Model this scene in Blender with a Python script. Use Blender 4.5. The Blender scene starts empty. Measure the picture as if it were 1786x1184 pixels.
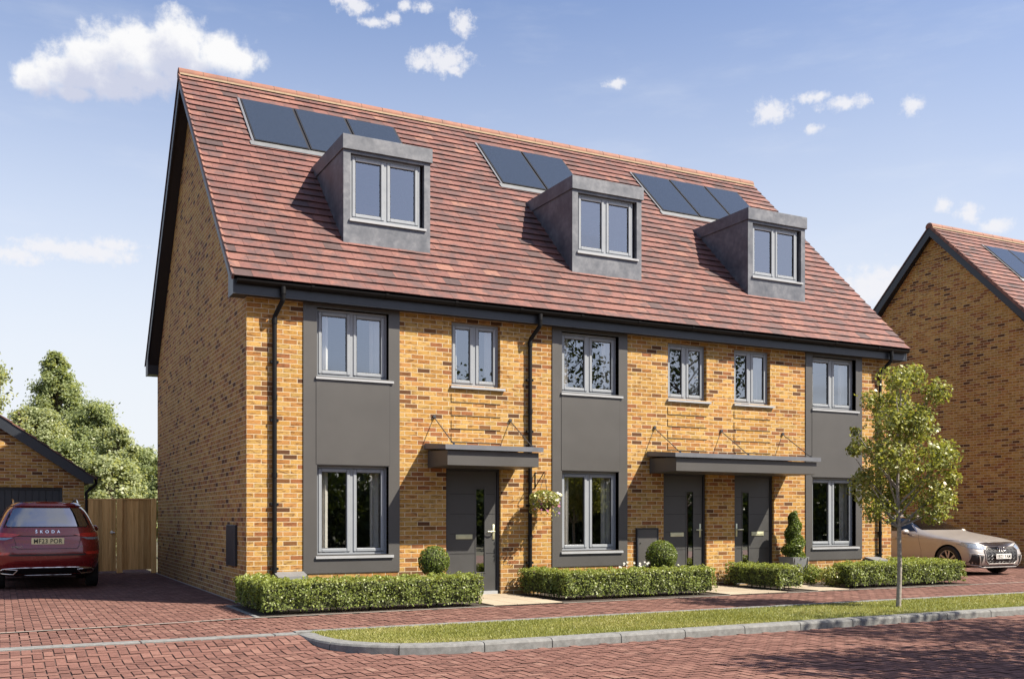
import bpy, bmesh, math, random
import numpy as np
from mathutils import Vector, Matrix, Euler
from mathutils.bvhtree import BVHTree
from mathutils.geometry import delaunay_2d_cdt

random.seed(7)
RNG = np.random.default_rng(7)
R = math.radians
sc = bpy.context.scene
COL = sc.collection
V3 = Vector

# ------------------------------------------------------------------ camera
CAM = np.array([-3.372, -15.429, 1.363])
YAW = R(62.731)
FWD = np.array([math.cos(YAW), math.sin(YAW)])
RGT = np.array([math.sin(YAW), -math.cos(YAW)])
FPX, UC, VH = 1735.0, 893.0, 900.0
cd = bpy.data.cameras.new("camera")
cam = bpy.data.objects.new("camera", cd)
COL.objects.link(cam)
cam.location = CAM
cam.rotation_euler = (R(90), 0, YAW - R(90))
cd.sensor_width = 36
cd.lens = 36 * FPX / 1786
cd.shift_y = (VH - 592) / 1786
cd.clip_end = 2000
sc.camera = cam


def at_depth(u, D):
    """ground position seen in photo column u at depth D"""
    p = CAM[:2] + FWD * D + RGT * ((u - UC) / FPX * D)
    return float(p[0]), float(p[1])


# ------------------------------------------------------------------ materials
def newmat(name):
    m = bpy.data.materials.new(name)
    m.use_nodes = True
    nt = m.node_tree
    for n in list(nt.nodes):
        nt.nodes.remove(n)
    return m, nt


def nd(nt, t, **kw):
    n = nt.nodes.new(t)
    for k, v in kw.items():
        if k == "ins":
            for kk, vv in v.items():
                n.inputs[kk].default_value = vv
        else:
            setattr(n, k, v)
    return n


def ramp(nt, stops, interp="LINEAR"):
    n = nt.nodes.new("ShaderNodeValToRGB")
    cr = n.color_ramp
    cr.interpolation = interp
    while len(cr.elements) > 1:
        cr.elements.remove(cr.elements[-1])
    cr.elements[0].position = stops[0][0]
    cr.elements[0].color = (*stops[0][1], 1) if len(stops[0][1]) == 3 else stops[0][1]
    for p, c in stops[1:]:
        e = cr.elements.new(p)
        e.color = (*c, 1)
    return n


def g3(v):
    return (v, v, v)


def mixc(nt, fac, a, b, blend="MIX"):
    n = nt.nodes.new("ShaderNodeMix")
    n.data_type = "RGBA"
    n.blend_type = blend
    for sock, val in ((n.inputs[0], fac), (n.inputs[6], a), (n.inputs[7], b)):
        if hasattr(val, "is_output"):
            nt.links.new(val, sock)
        elif isinstance(val, (int, float)):
            sock.default_value = val
        else:
            sock.default_value = (*val, 1)
    return n.outputs[2]


def math_(nt, op, a, b=0.0, c=None, clamp=False):
    n = nt.nodes.new("ShaderNodeMath")
    n.operation = op
    n.use_clamp = clamp
    for i, val in enumerate((a, b, c)):
        if val is None:
            continue
        if hasattr(val, "is_output"):
            nt.links.new(val, n.inputs[i])
        else:
            n.inputs[i].default_value = val
    return n.outputs[0]


def noise(nt, vec, scale, detail=3.0, rough=0.55):
    n = nd(nt, "ShaderNodeTexNoise", ins={"Scale": scale, "Detail": detail, "Roughness": rough})
    if vec is not None:
        nt.links.new(vec, n.inputs["Vector"])
    return n.outputs["Fac"]


def coord(nt, which="Object"):
    return nt.nodes.new("ShaderNodeTexCoord").outputs[which]


def finish(nt, col, rough=0.6, metal=0.0, bump=None, bdist=0.003, bstr=1.0, spec=0.5, coat=0.0):
    b = nd(nt, "ShaderNodeBsdfPrincipled")
    for sock, val in ((b.inputs["Base Color"], col), (b.inputs["Roughness"], rough), (b.inputs["Metallic"], metal)):
        if hasattr(val, "is_output"):
            nt.links.new(val, sock)
        elif isinstance(val, (int, float)):
            sock.default_value = val
        else:
            sock.default_value = (*val, 1)
    b.inputs["Specular IOR Level"].default_value = spec
    b.inputs["Coat Weight"].default_value = coat
    b.inputs["Coat Roughness"].default_value = 0.03
    if bump is not None:
        bn = nd(nt, "ShaderNodeBump", ins={"Strength": bstr, "Distance": bdist})
        nt.links.new(bump, bn.inputs["Height"])
        nt.links.new(bn.outputs[0], b.inputs["Normal"])
    o = nd(nt, "ShaderNodeOutputMaterial")
    nt.links.new(b.outputs[0], o.inputs[0])
    return b


def plain(name, c, rough=0.5, metal=0.0, var=0.12, scale=6.0, bdist=0.0, coat=0.0, spec=0.5, detail=4.0):
    m, nt = newmat(name)
    v = coord(nt)
    if not coat and metal < 0.5:
        c = tuple(x * 0.82 for x in c)
    n = noise(nt, v, scale, detail, 0.6)
    cr = ramp(nt, [(0.3, tuple(x * (1 - var) for x in c)), (0.7, tuple(min(1, x * (1 + var)) for x in c))])
    nt.links.new(n, cr.inputs[0])
    rr = math_(nt, "MULTIPLY_ADD", n, 0.15, rough - 0.075)
    finish(nt, cr.outputs[0], rr, metal, n if bdist else None, bdist, 1.0, spec, coat)
    return m


def brick_mat():
    m, nt = newmat("brick")
    uv = coord(nt, "UV")
    bk = nd(nt, "ShaderNodeTexBrick", offset=0.5, squash=1.0)
    nt.links.new(uv, bk.inputs["Vector"])
    for k, v in {"Scale": 1.0, "Mortar Size": 0.0058, "Mortar Smooth": 0.25, "Bias": 0.0, "Brick Width": 0.225,
                 "Row Height": 0.075}.items():
        bk.inputs[k].default_value = v
    bk.inputs["Color1"].default_value = (0, 0, 0, 1)
    bk.inputs["Color2"].default_value = (1, 1, 1, 1)
    bk.inputs["Mortar"].default_value = (0.5, 0.5, 0.5, 1)
    cr = ramp(nt, [(0.0, (0.56, 0.31, 0.08)), (0.16, (0.64, 0.39, 0.125)), (0.3, (0.51, 0.265, 0.068)),
                   (0.42, (0.56, 0.28, 0.088)), (0.55, (0.62, 0.365, 0.105)), (0.66, (0.45, 0.20, 0.055)),
                   (0.74, (0.54, 0.335, 0.10)), (0.83, (0.36, 0.14, 0.052)), (0.90, (0.24, 0.105, 0.036)),
                   (0.96, (0.125, 0.055, 0.024))], "CONSTANT")
    nt.links.new(bk.outputs["Color"], cr.inputs[0])
    # burnt patches inside bricks
    mp = nd(nt, "ShaderNodeMapping")
    mp.inputs["Scale"].default_value = (1.0, 3.0, 1.0)
    nt.links.new(uv, mp.inputs[0])
    # the patch pattern jumps from brick to brick
    jump = nd(nt, "ShaderNodeVectorMath", operation="MULTIPLY_ADD")
    nt.links.new(bk.outputs["Color"], jump.inputs[0])
    jump.inputs[1].default_value = (3.1, 1.7, 5.3)
    nt.links.new(mp.outputs[0], jump.inputs[2])
    n1 = noise(nt, jump.outputs[0], 8.5, 3.0, 0.6)
    r1 = ramp(nt, [(0.50, g3(0)), (0.68, g3(1))])
    nt.links.new(n1, r1.inputs[0])
    c1 = mixc(nt, math_(nt, "MULTIPLY", r1.outputs[0], 0.8), cr.outputs[0], (0.15, 0.06, 0.02))
    n2 = noise(nt, uv, 60.0, 4.0, 0.7)
    r2 = ramp(nt, [(0.25, g3(0.68)), (0.75, g3(1.22))])
    nt.links.new(n2, r2.inputs[0])
    c2 = mixc(nt, 1.0, c1, r2.outputs[0], "MULTIPLY")
    n3 = noise(nt, uv, 0.6, 3.0, 0.5)
    r3 = ramp(nt, [(0.25, g3(0.56)), (0.75, g3(0.75))])
    nt.links.new(n3, r3.inputs[0])
    c3 = mixc(nt, 1.0, c2, r3.outputs[0], "MULTIPLY")
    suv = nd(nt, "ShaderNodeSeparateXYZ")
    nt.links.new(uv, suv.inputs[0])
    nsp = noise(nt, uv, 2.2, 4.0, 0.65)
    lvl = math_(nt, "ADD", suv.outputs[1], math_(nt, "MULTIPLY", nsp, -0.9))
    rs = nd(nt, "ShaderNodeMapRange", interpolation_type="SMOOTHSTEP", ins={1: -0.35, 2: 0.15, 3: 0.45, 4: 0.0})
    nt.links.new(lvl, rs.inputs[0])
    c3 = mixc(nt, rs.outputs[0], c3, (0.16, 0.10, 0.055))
    nm = noise(nt, uv, 9.0, 3.0)
    rm = ramp(nt, [(0.3, (0.42, 0.345, 0.23)), (0.7, (0.56, 0.475, 0.335))])
    nt.links.new(nm, rm.inputs[0])
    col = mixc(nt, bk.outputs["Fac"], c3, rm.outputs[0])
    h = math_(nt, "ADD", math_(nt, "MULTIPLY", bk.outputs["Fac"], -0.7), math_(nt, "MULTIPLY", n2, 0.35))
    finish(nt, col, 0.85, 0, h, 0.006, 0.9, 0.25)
    return m


def attr_mat(name, stops, rough=0.8, nscale=40.0, lo=0.75, hi=1.2, bdist=0.004, spec=0.3, blot=None):
    """colour from a per-face random number plus grain"""
    m, nt = newmat(name)
    at = nd(nt, "ShaderNodeAttribute", attribute_name="rnd")
    cr = ramp(nt, stops)
    nt.links.new(at.outputs["Fac"], cr.inputs[0])
    v = coord(nt)
    n = noise(nt, v, nscale, 4.0, 0.65)
    r2 = ramp(nt, [(0.28, g3(lo)), (0.72, g3(hi))])
    nt.links.new(n, r2.inputs[0])
    c = mixc(nt, 1.0, cr.outputs[0], r2.outputs[0], "MULTIPLY")
    if blot:
        nb = noise(nt, v, blot[0], 3.0, 0.6)
        rb = ramp(nt, [(blot[1], g3(0)), (blot[2], g3(1))])
        nt.links.new(nb, rb.inputs[0])
        c = mixc(nt, math_(nt, "MULTIPLY", rb.outputs[0], blot[4]), c, blot[3])
    finish(nt, c, rough, 0, n, bdist, 0.8, spec)
    return m


def leaf_mat(name, stops, trans=0.35, gloss=0.06, tcol=(1.25, 1.15, 0.6)):
    m, nt = newmat(name)
    at = nd(nt, "ShaderNodeAttribute", attribute_name="rnd")
    cr = ramp(nt, [(q, tuple(x * 0.76 for x in c)) for q, c in stops])
    nt.links.new(at.outputs["Fac"], cr.inputs[0])
    d = nd(nt, "ShaderNodeBsdfDiffuse")
    nt.links.new(cr.outputs[0], d.inputs[0])
    t = nd(nt, "ShaderNodeBsdfTranslucent")
    nt.links.new(mixc(nt, 1.0, cr.outputs[0], tcol, "MULTIPLY"), t.inputs[0])
    mx = nd(nt, "ShaderNodeMixShader", ins={0: trans})
    nt.links.new(d.outputs[0], mx.inputs[1])
    nt.links.new(t.outputs[0], mx.inputs[2])
    gl = nd(nt, "ShaderNodeBsdfGlossy", ins={"Roughness": 0.4})
    mx2 = nd(nt, "ShaderNodeMixShader", ins={0: gloss})
    nt.links.new(mx.outputs[0], mx2.inputs[1])
    nt.links.new(gl.outputs[0], mx2.inputs[2])
    o = nd(nt, "ShaderNodeOutputMaterial")
    nt.links.new(mx2.outputs[0], o.inputs[0])
    return m


def glass_mat(name, r0=0.2, tint=(0.86, 0.9, 0.9), gcol=(0.9, 0.93, 0.97)):
    """clear pane: mirror share by Schlick's formula, the rest passes straight through"""
    m, nt = newmat(name)
    ge = nd(nt, "ShaderNodeNewGeometry")
    dt = nd(nt, "ShaderNodeVectorMath", operation="DOT_PRODUCT")
    nt.links.new(ge.outputs["Normal"], dt.inputs[0])
    nt.links.new(ge.outputs["Incoming"], dt.inputs[1])
    c = math_(nt, "SUBTRACT", 1.0, math_(nt, "ABSOLUTE", dt.outputs["Value"]), None, True)
    fac = math_(nt, "MULTIPLY_ADD", math_(nt, "POWER", c, 4.0), 1 - r0, r0, True)
    tr = nd(nt, "ShaderNodeBsdfTransparent", ins={0: (*tint, 1)})
    gl = nd(nt, "ShaderNodeBsdfGlossy", ins={0: (*gcol, 1), "Roughness": 0.01})
    mx = nd(nt, "ShaderNodeMixShader")
    nt.links.new(fac, mx.inputs[0])
    nt.links.new(tr.outputs[0], mx.inputs[1])
    nt.links.new(gl.outputs[0], mx.inputs[2])
    o = nd(nt, "ShaderNodeOutputMaterial")
    nt.links.new(mx.outputs[0], o.inputs[0])
    return m


def wood_mat():
    m, nt = newmat("fence_wood")
    v = coord(nt)
    at = nd(nt, "ShaderNodeAttribute", attribute_name="rnd")
    mp = nd(nt, "ShaderNodeMapping")
    mp.inputs["Scale"].default_value = (14, 14, 0.7)
    nt.links.new(v, mp.inputs[0])
    n = noise(nt, mp.outputs[0], 2.5, 5.0, 0.6)
    cr = ramp(nt, [(0.2, (0.38, 0.205, 0.07)), (0.5, (0.61, 0.365, 0.14)), (0.8, (0.74, 0.475, 0.21))])
    nt.links.new(n, cr.inputs[0])
    r2 = ramp(nt, [(0, g3(0.75)), (1, g3(1.2))])
    nt.links.new(at.outputs["Fac"], r2.inputs[0])
    c = mixc(nt, 1.0, cr.outputs[0], r2.outputs[0], "MULTIPLY")
    finish(nt, c, 0.8, 0, n, 0.002, 1.0, 0.2)
    return m


def zinc_mat():
    m, nt = newmat("zinc_cladding")
    v = coord(nt)
    a = noise(nt, v, 2.3, 5.0, 0.65)
    b = noise(nt, v, 9.0, 4.0, 0.6)
    s = math_(nt, "ADD", math_(nt, "MULTIPLY", a, 0.65), math_(nt, "MULTIPLY", b, 0.35))
    cr = ramp(nt, [(0.36, (0.060, 0.068, 0.086)), (0.5, (0.095, 0.103, 0.124)), (0.64, (0.155, 0.163, 0.186))])
    nt.links.new(s, cr.inputs[0])
    finish(nt, cr.outputs[0], math_(nt, "MULTIPLY_ADD", s, 0.3, 0.35), 0.15, s, 0.0006, 0.5, 0.5)
    return m


M = {}
M["brick"] = brick_mat()
M["tile"] = attr_mat("roof_tile", [(0, (0.10, 0.066, 0.066)), (0.12, (0.155, 0.080, 0.073)), (0.3, (0.195, 0.090, 0.080)),
                                   (0.6, (0.24, 0.110, 0.096)), (0.85, (0.285, 0.135, 0.110)), (1, (0.345, 0.178, 0.135))],
                     0.7, 22.0, 0.50, 0.78, 0.004, 0.3, (3.9, 0.45, 0.62, (0.082, 0.052, 0.052), 0.82))
M["ridge"] = plain("ridge_tile", (0.235, 0.10, 0.066), 0.75, var=0.25, scale=5)
M["mortar"] = plain("mortar_bedding", (0.25, 0.185, 0.12), 0.9, var=0.2, scale=9)
M["navy"] = plain("anthracite_board", (0.019, 0.024, 0.034), 0.42, var=0.06)
M["soffit"] = plain("dark_soffit", (0.013, 0.015, 0.02), 0.6, var=0.06)
M["panel"] = plain("grey_panel", (0.074, 0.072, 0.071), 0.45, var=0.05, scale=1.5)
M["black"] = plain("black_plastic", (0.007, 0.007, 0.008), 0.5, var=0.1, spec=0.2)
M["frame"] = plain("window_frame_grey", (0.285, 0.31, 0.345), 0.35, var=0.03)
M["sill"] = plain("pale_sill", (0.38, 0.395, 0.42), 0.35, var=0.05)
M["gasket"] = plain("black_gasket", (0.01, 0.01, 0.012), 0.5)
M["door"] = plain("door_charcoal", (0.06, 0.061, 0.063), 0.42, var=0.05)
M["doorframe"] = plain("door_frame_dark", (0.028, 0.032, 0.042), 0.45, var=0.05)
M["brass"] = plain("satin_pale_metal", (0.62, 0.63, 0.45), 0.35, 0.6)
M["steel"] = plain("brushed_steel", (0.62, 0.62, 0.58), 0.3, 0.9, var=0.05)
M["zinc"] = zinc_mat()
M["lead"] = plain("lead_cap", (0.135, 0.145, 0.17), 0.5, 0.1, var=0.12, scale=5)
M["solar"] = plain("solar_glass", (0.028, 0.038, 0.058), 0.16, var=0.12, scale=30, coat=0.0, spec=0.4)
M["flash"] = plain("pale_flashing", (0.20, 0.21, 0.22), 0.45, 0.3, var=0.08)
M["glass"] = glass_mat("window_glass", 0.25)
M["doorglass"] = glass_mat("door_glass", 0.36, (0.5, 0.55, 0.45))
M["carglass"] = glass_mat("car_glass", 0.06, (0.12, 0.13, 0.14))
M["rearglass"] = glass_mat("rear_glass", 0.34, (0.08, 0.085, 0.09))
M["interior"] = plain("interior_paint", (0.16, 0.15, 0.14), 0.9, var=0.1)
M["curtain"] = plain("curtain_cloth", (0.74, 0.68, 0.64), 0.95, var=0.06)
M["wood"] = wood_mat()
M["paver"] = attr_mat("red_paver", [(0, (0.165, 0.086, 0.071)), (0.2, (0.22, 0.108, 0.088)), (0.55, (0.275, 0.138, 0.112)),
                                    (0.85, (0.335, 0.178, 0.144)), (1, (0.38, 0.225, 0.18))],
                      0.85, 30.0, 0.41, 0.66, 0.004, 0.25, (0.7, 0.52, 0.72, (0.15, 0.075, 0.065), 0.45))
M["joint"] = plain("paver_joint_sand", (0.075, 0.042, 0.036), 0.95, var=0.2, scale=20)
M["kerb"] = plain("kerb_concrete", (0.175, 0.18, 0.182), 0.9, var=0.28, scale=14, bdist=0.002, detail=6)
M["edging"] = plain("edging_concrete", (0.34, 0.31, 0.28), 0.9, var=0.15, scale=18)
M["slab"] = attr_mat("sand_slab", [(0, (0.34, 0.285, 0.215)), (1, (0.42, 0.36, 0.275))], 0.85, 25, 0.72, 0.88, 0.002)
M["soil"] = plain("garden_soil", (0.045, 0.034, 0.028), 0.98, var=0.4, scale=40, bdist=0.03)
M["ground"] = plain("earth", (0.09, 0.085, 0.05), 0.95, var=0.3, scale=0.3)
M["turf"] = plain("turf", (0.13, 0.155, 0.04), 0.95, var=0.25, scale=3)
M["grass"] = leaf_mat("grass_blade", [(0, (0.24, 0.26, 0.065)), (0.6, (0.33, 0.345, 0.10)), (1, (0.44, 0.41, 0.17))], 0.3, 0.02)
M["hedge"] = leaf_mat("hedge_leaf", [(0, (0.125, 0.178, 0.038)), (0.5, (0.245, 0.31, 0.075)), (1, (0.39, 0.45, 0.14))], 0.42, 0.025)
M["box"] = leaf_mat("box_leaf", [(0, (0.08, 0.13, 0.025)), (0.5, (0.155, 0.22, 0.04)), (1, (0.27, 0.33, 0.08))], 0.36, 0.025)
M["core"] = plain("twig_core", (0.05, 0.06, 0.02), 0.95, var=0.4, scale=25)
M["leafy"] = leaf_mat("young_leaf", [(0, (0.15, 0.185, 0.035)), (0.5, (0.32, 0.36, 0.085)), (0.9, (0.52, 0.53, 0.21)), (1, (0.36, 0.22, 0.12))], 0.42, 0.045)
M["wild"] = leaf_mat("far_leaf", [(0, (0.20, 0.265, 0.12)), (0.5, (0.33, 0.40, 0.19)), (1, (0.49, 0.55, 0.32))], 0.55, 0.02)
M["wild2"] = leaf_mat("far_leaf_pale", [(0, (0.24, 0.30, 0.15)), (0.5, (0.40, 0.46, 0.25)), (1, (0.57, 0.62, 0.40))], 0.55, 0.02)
M["shadeleaf"] = leaf_mat("dense_leaf", [(0, (0.035, 0.055, 0.015)), (0.5, (0.06, 0.09, 0.022)), (1, (0.10, 0.13, 0.04))], 0.25, 0.03)
M["bark"] = plain("pale_bark", (0.30, 0.27, 0.25), 0.9, var=0.35, scale=22, bdist=0.004)
M["bark2"] = plain("brown_bark", (0.13, 0.105, 0.08), 0.95, var=0.35, scale=6, bdist=0.02)
M["gasbox"] = plain("gas_box_grey", (0.17, 0.175, 0.185), 0.6)
M["zincpot"] = plain("grey_planter", (0.25, 0.26, 0.28), 0.4, 0.2, var=0.1)
M["terracotta"] = plain("dark_pot", (0.10, 0.10, 0.11), 0.6)
M["coir"] = plain("coir_liner", (0.06, 0.035, 0.022), 0.95, var=0.4, scale=60, bdist=0.01)
M["petalw"] = plain("white_petal", (0.62, 0.61, 0.54), 0.7, var=0.06)
M["petaly"] = plain("cream_petal", (0.78, 0.72, 0.34), 0.7, var=0.08)
M["petalp"] = plain("pink_petal", (0.42, 0.13, 0.26), 0.7, var=0.15)
M["petalv"] = plain("violet_petal", (0.28, 0.17, 0.38), 0.7, var=0.15)
M["red"] = plain("red_car_paint", (0.165, 0.006, 0.007), 0.26, 0.2, var=0.03, coat=1.0)
M["silver"] = plain("silver_car_paint", (0.36, 0.337, 0.32), 0.38, 0.5, var=0.03, coat=0.45)
M["tyre"] = plain("tyre_rubber", (0.014, 0.014, 0.014), 0.8, var=0.2)
M["darksteel"] = plain("dark_rod", (0.07, 0.07, 0.075), 0.4, 0.5)
M["mesh"] = plain("grille_mesh_grey", (0.09, 0.09, 0.095), 0.35, 0.8)
M["rim"] = plain("alloy_rim", (0.42, 0.42, 0.43), 0.3, 0.9, var=0.05)
M["chrome"] = plain("chrome", (0.75, 0.74, 0.72), 0.12, 1.0, var=0.02)
M["lampred"] = plain("tail_lamp_red", (0.42, 0.015, 0.012), 0.15, var=0.2, scale=30, coat=1.0)
M["lampclear"] = plain("lamp_clear", (0.24, 0.28, 0.33), 0.1, 0.4, var=0.25, scale=40, coat=1.0)
M["platey"] = plain("yellow_plate", (0.95, 0.86, 0.48), 0.4, var=0.03)
M["platew"] = plain("white_plate", (0.78, 0.78, 0.76), 0.4, var=0.03)
M["ink"] = plain("plate_ink", (0.01, 0.01, 0.01), 0.5)
M["garagedoor"] = plain("garage_door_dark", (0.03, 0.033, 0.038), 0.5, var=0.08)


# ------------------------------------------------------------------ object helpers
ORI = {}


def tag(o, label=None, cat=None, group=None, kind=None):
    if label:
        o["label"] = label
    if cat:
        o["category"] = cat
    if group:
        o["group"] = group
    if kind:
        o["kind"] = kind
    return o


def thing(name, loc, label, cat, group=None, rotz=0.0, scale=1.0, local=False):
    o = bpy.data.objects.new(name, None)
    COL.objects.link(o)
    o.location = loc
    o.rotation_euler = (0, 0, rotz)
    o.scale = (scale,) * 3
    o.empty_display_size = 0.2
    ORI[o.name] = V3((0, 0, 0)) if local else V3(loc)
    return tag(o, label, cat, group)


def link(me, name, parent=None):
    o = bpy.data.objects.new(name, me)
    COL.objects.link(o)
    if parent is not None:
        o.parent = parent
        ORI[o.name] = ORI[parent.name]
    else:
        ORI[o.name] = V3((0, 0, 0))
    return o


class MB:
    """collects faces; build() links them as one mesh object"""

    def __init__(s):
        s.v, s.f, s.m, s.r = [], [], [], []

    def face(s, pts, mat=0, rnd=0.5):
        i = len(s.v)
        s.v += [tuple(p) for p in pts]
        s.f.append(tuple(range(i, i + len(pts))))
        s.m.append(mat)
        s.r.append(rnd)

    def grid(s, rows, mat=0, closed=False, rnd=0.5):
        i0 = len(s.v)
        n = len(rows[0])
        for r in rows:
            s.v += [tuple(p) for p in r]
        for a in range(len(rows) - 1):
            for b in range(n if closed else n - 1):
                c = (b + 1) % n
                s.f.append((i0 + a * n + b, i0 + a * n + c, i0 + (a + 1) * n + c, i0 + (a + 1) * n + b))
                s.m.append(mat)
                s.r.append(rnd)

    def box(s, x0, x1, y0, y1, z0, z1, mat=0, rnd=0.5, bev=0.0, skip=""):
        if bev > 0:
            bm = bmesh.new()
            bmesh.ops.create_cube(bm, size=1.0)
            for v in bm.verts:
                v.co = V3(((x0 + x1) / 2 + v.co.x * (x1 - x0), (y0 + y1) / 2 + v.co.y * (y1 - y0), (z0 + z1) / 2 + v.co.z * (z1 - z0)))
            bmesh.ops.bevel(bm, geom=bm.edges[:], offset=bev, segments=1, affect="EDGES", profile=0.5)
            s.bm(bm, mat, rnd)
            return
        p = [(x0, y0, z0), (x1, y0, z0), (x1, y1, z0), (x0, y1, z0), (x0, y0, z1), (x1, y0, z1), (x1, y1, z1), (x0, y1, z1)]
        for k, q in {"b": (0, 3, 2, 1), "t": (4, 5, 6, 7), "f": (0, 1, 5, 4), "k": (2, 3, 7, 6), "r": (1, 2, 6, 5), "l": (3, 0, 4, 7)}.items():
            if k not in skip:
                s.face([p[i] for i in q], mat, rnd)

    def bm(s, bm, mat=0, rnd=0.5):
        i0 = len(s.v)
        bm.verts.index_update()
        s.v += [tuple(v.co) for v in bm.verts]
        for f in bm.faces:
            s.f.append(tuple(i0 + v.index for v in f.verts))
            s.m.append(mat)
            s.r.append(rnd)
        bm.free()

    def prism(s, poly, d, mat=0, rnd=0.5):
        """poly: 3d points (planar), d: extrusion vector"""
        d = V3(d)
        P = [V3(p) for p in poly]
        Q = [p + d for p in P]
        nrm = sum(((P[i]).cross(P[(i + 1) % len(P)]) for i in range(len(P))), V3())
        if nrm.dot(d) > 0:
            P, Q = [p for p in P[::-1]], [q for q in Q[::-1]]
        s.face(P, mat, rnd)
        s.face(Q[::-1], mat, rnd)
        n = len(P)
        for i in range(n):
            j = (i + 1) % n
            s.face([P[j], P[i], Q[i], Q[j]], mat, rnd)

    def tube(s, pts, rad, n=8, mat=0, cap=True, rnd=0.5):
        pts = [V3(p) for p in pts]
        if isinstance(rad, (int, float)):
            rad = [rad] * len(pts)
        rows = []
        up = None
        for i, p in enumerate(pts):
            t = (pts[min(i + 1, len(pts) - 1)] - pts[max(i - 1, 0)]).normalized()
            if up is None or abs(t.dot(up)) > 0.98:
                up = V3((0, 0, 1)) if abs(t.z) < 0.9 else V3((1, 0, 0))
            a = t.cross(up).normalized()
            up = a.cross(t).normalized()
            rows.append([p + (a * math.cos(2 * math.pi * k / n) + up * math.sin(2 * math.pi * k / n)) * rad[i] for k in range(n)])
        s.grid(rows, mat, True, rnd)
        if cap:
            s.face(rows[0], mat, rnd)
            s.face(rows[-1][::-1], mat, rnd)

    def lathe(s, prof, c=(0, 0, 0), n=24, axis="z", mat=0):
        rows = []
        for r, h in prof:
            row = []
            for k in range(n):
                a = 2 * math.pi * k / n
                x, y = r * math.cos(a), r * math.sin(a)
                row.append((c[0] + x, c[1] + y, c[2] + h) if axis == "z" else (c[0] + h, c[1] + x, c[2] + y) if axis == "x" else (c[0] + x, c[1] + h, c[2] + y))
            rows.append(row)
        s.grid(rows, mat, True)

    def build(s, name, mats, parent=None, smooth=None, label=None, merge=False):
        me = bpy.data.meshes.new(name)
        o0 = ORI[parent.name] if parent is not None else V3((0, 0, 0))
        vv = [(x - o0.x, y - o0.y, z - o0.z) for x, y, z in s.v]
        me.from_pydata(vv, [], s.f)
        for mm in mats if isinstance(mats, (list, tuple)) else [mats]:
            me.materials.append(M[mm])
        me.polygons.foreach_set("material_index", s.m)
        at = me.attributes.new("rnd", "FLOAT", "FACE")
        at.data.foreach_set("value", s.r)
        uvl = me.uv_layers.new(name="UVMap")
        nv = np.array(s.v)
        uv = np.zeros((len(me.loops), 2))
        li = np.zeros(len(me.loops), dtype=np.int64)
        me.loops.foreach_get("vertex_index", li)
        for p in me.polygons:
            n = p.normal
            ax, ay, az = abs(n.x), abs(n.y), abs(n.z)
            ls = slice(p.loop_start, p.loop_start + p.loop_total)
            c = nv[li[ls]]
            if az >= ax and az >= ay:
                uv[ls] = c[:, (0, 1)]
            elif ay >= ax:
                uv[ls] = c[:, (0, 2)]
            else:
                uv[ls] = c[:, (1, 2)]
        uvl.data.foreach_set("uv", uv.ravel())
        if merge:
            bm = bmesh.new()
            bm.from_mesh(me)
            bmesh.ops.remove_doubles(bm, verts=bm.verts, dist=1e-4)
            bm.to_mesh(me)
            bm.free()
        if smooth is not None:
            me.polygons.foreach_set("use_smooth", [True] * len(me.polygons))
            me.set_sharp_from_angle(angle=R(smooth))
        me.update()
        o = link(me, name, parent)
        if label:
            o["label"] = label
        return o


def quads(name, V, rnd, mat, parent=None, extra=None):
    """V: (N,4,3) world coordinates; extra: an MB whose faces (material 2) join the same mesh"""
    N = len(V)
    o0 = np.array(ORI[parent.name]) if parent is not None else np.zeros(3)
    vs = V.reshape(-1, 3) - o0
    ev = np.array(extra.v).reshape(-1, 3) - o0 if extra else np.zeros((0, 3))
    ef = extra.f if extra else []
    me = bpy.data.meshes.new(name)
    me.vertices.add(len(vs) + len(ev))
    me.vertices.foreach_set("co", np.concatenate([vs, ev]).astype(np.float32).ravel())
    idx = list(range(4 * N))
    start = list(range(0, 4 * N, 4))
    tot = [4] * N
    mi = [0] * N
    for f in ef:
        start.append(len(idx))
        tot.append(len(f))
        idx += [4 * N + i for i in f]
        mi.append(1)
    me.loops.add(len(idx))
    me.loops.foreach_set("vertex_index", idx)
    me.polygons.add(len(start))
    me.polygons.foreach_set("loop_start", start)
    me.polygons.foreach_set("loop_total", tot)
    mats = mat if isinstance(mat, (list, tuple)) else [mat]
    for mm in mats:
        me.materials.append(M[mm])
    me.polygons.foreach_set("material_index", mi)
    at = me.attributes.new("rnd", "FLOAT", "FACE")
    at.data.foreach_set("value", np.concatenate([np.asarray(rnd, dtype=np.float32), np.full(len(ef), 0.5, dtype=np.float32)]))
    me.update(calc_edges=True)
    me.validate()
    return link(me, name, parent)


def unit(a):
    return a / np.maximum(np.linalg.norm(a, axis=1, keepdims=True), 1e-9)


def leaves(C, Nrm, L, W, spread=0.8, droop=0.0):
    """diamond leaves at C facing about Nrm"""
    n = len(C)
    nn = unit(Nrm + RNG.normal(size=(n, 3)) * spread)
    a = np.cross(nn, RNG.normal(size=(n, 3)))
    a = unit(a)
    a[:, 2] -= droop
    a = unit(a)
    b = unit(np.cross(nn, a))
    s = RNG.uniform(0.65, 1.25, size=(n, 1))
    l, w = L * s, W * s
    fold = nn * w * 0.25
    return np.stack([C - a * l * 0.5, C + b * w * 0.5 + fold - a * l * 0.08, C + a * l * 0.5, C - b * w * 0.5 + fold - a * l * 0.08], axis=1)


def struct(o):
    o["kind"] = "structure"
    return o


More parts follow.
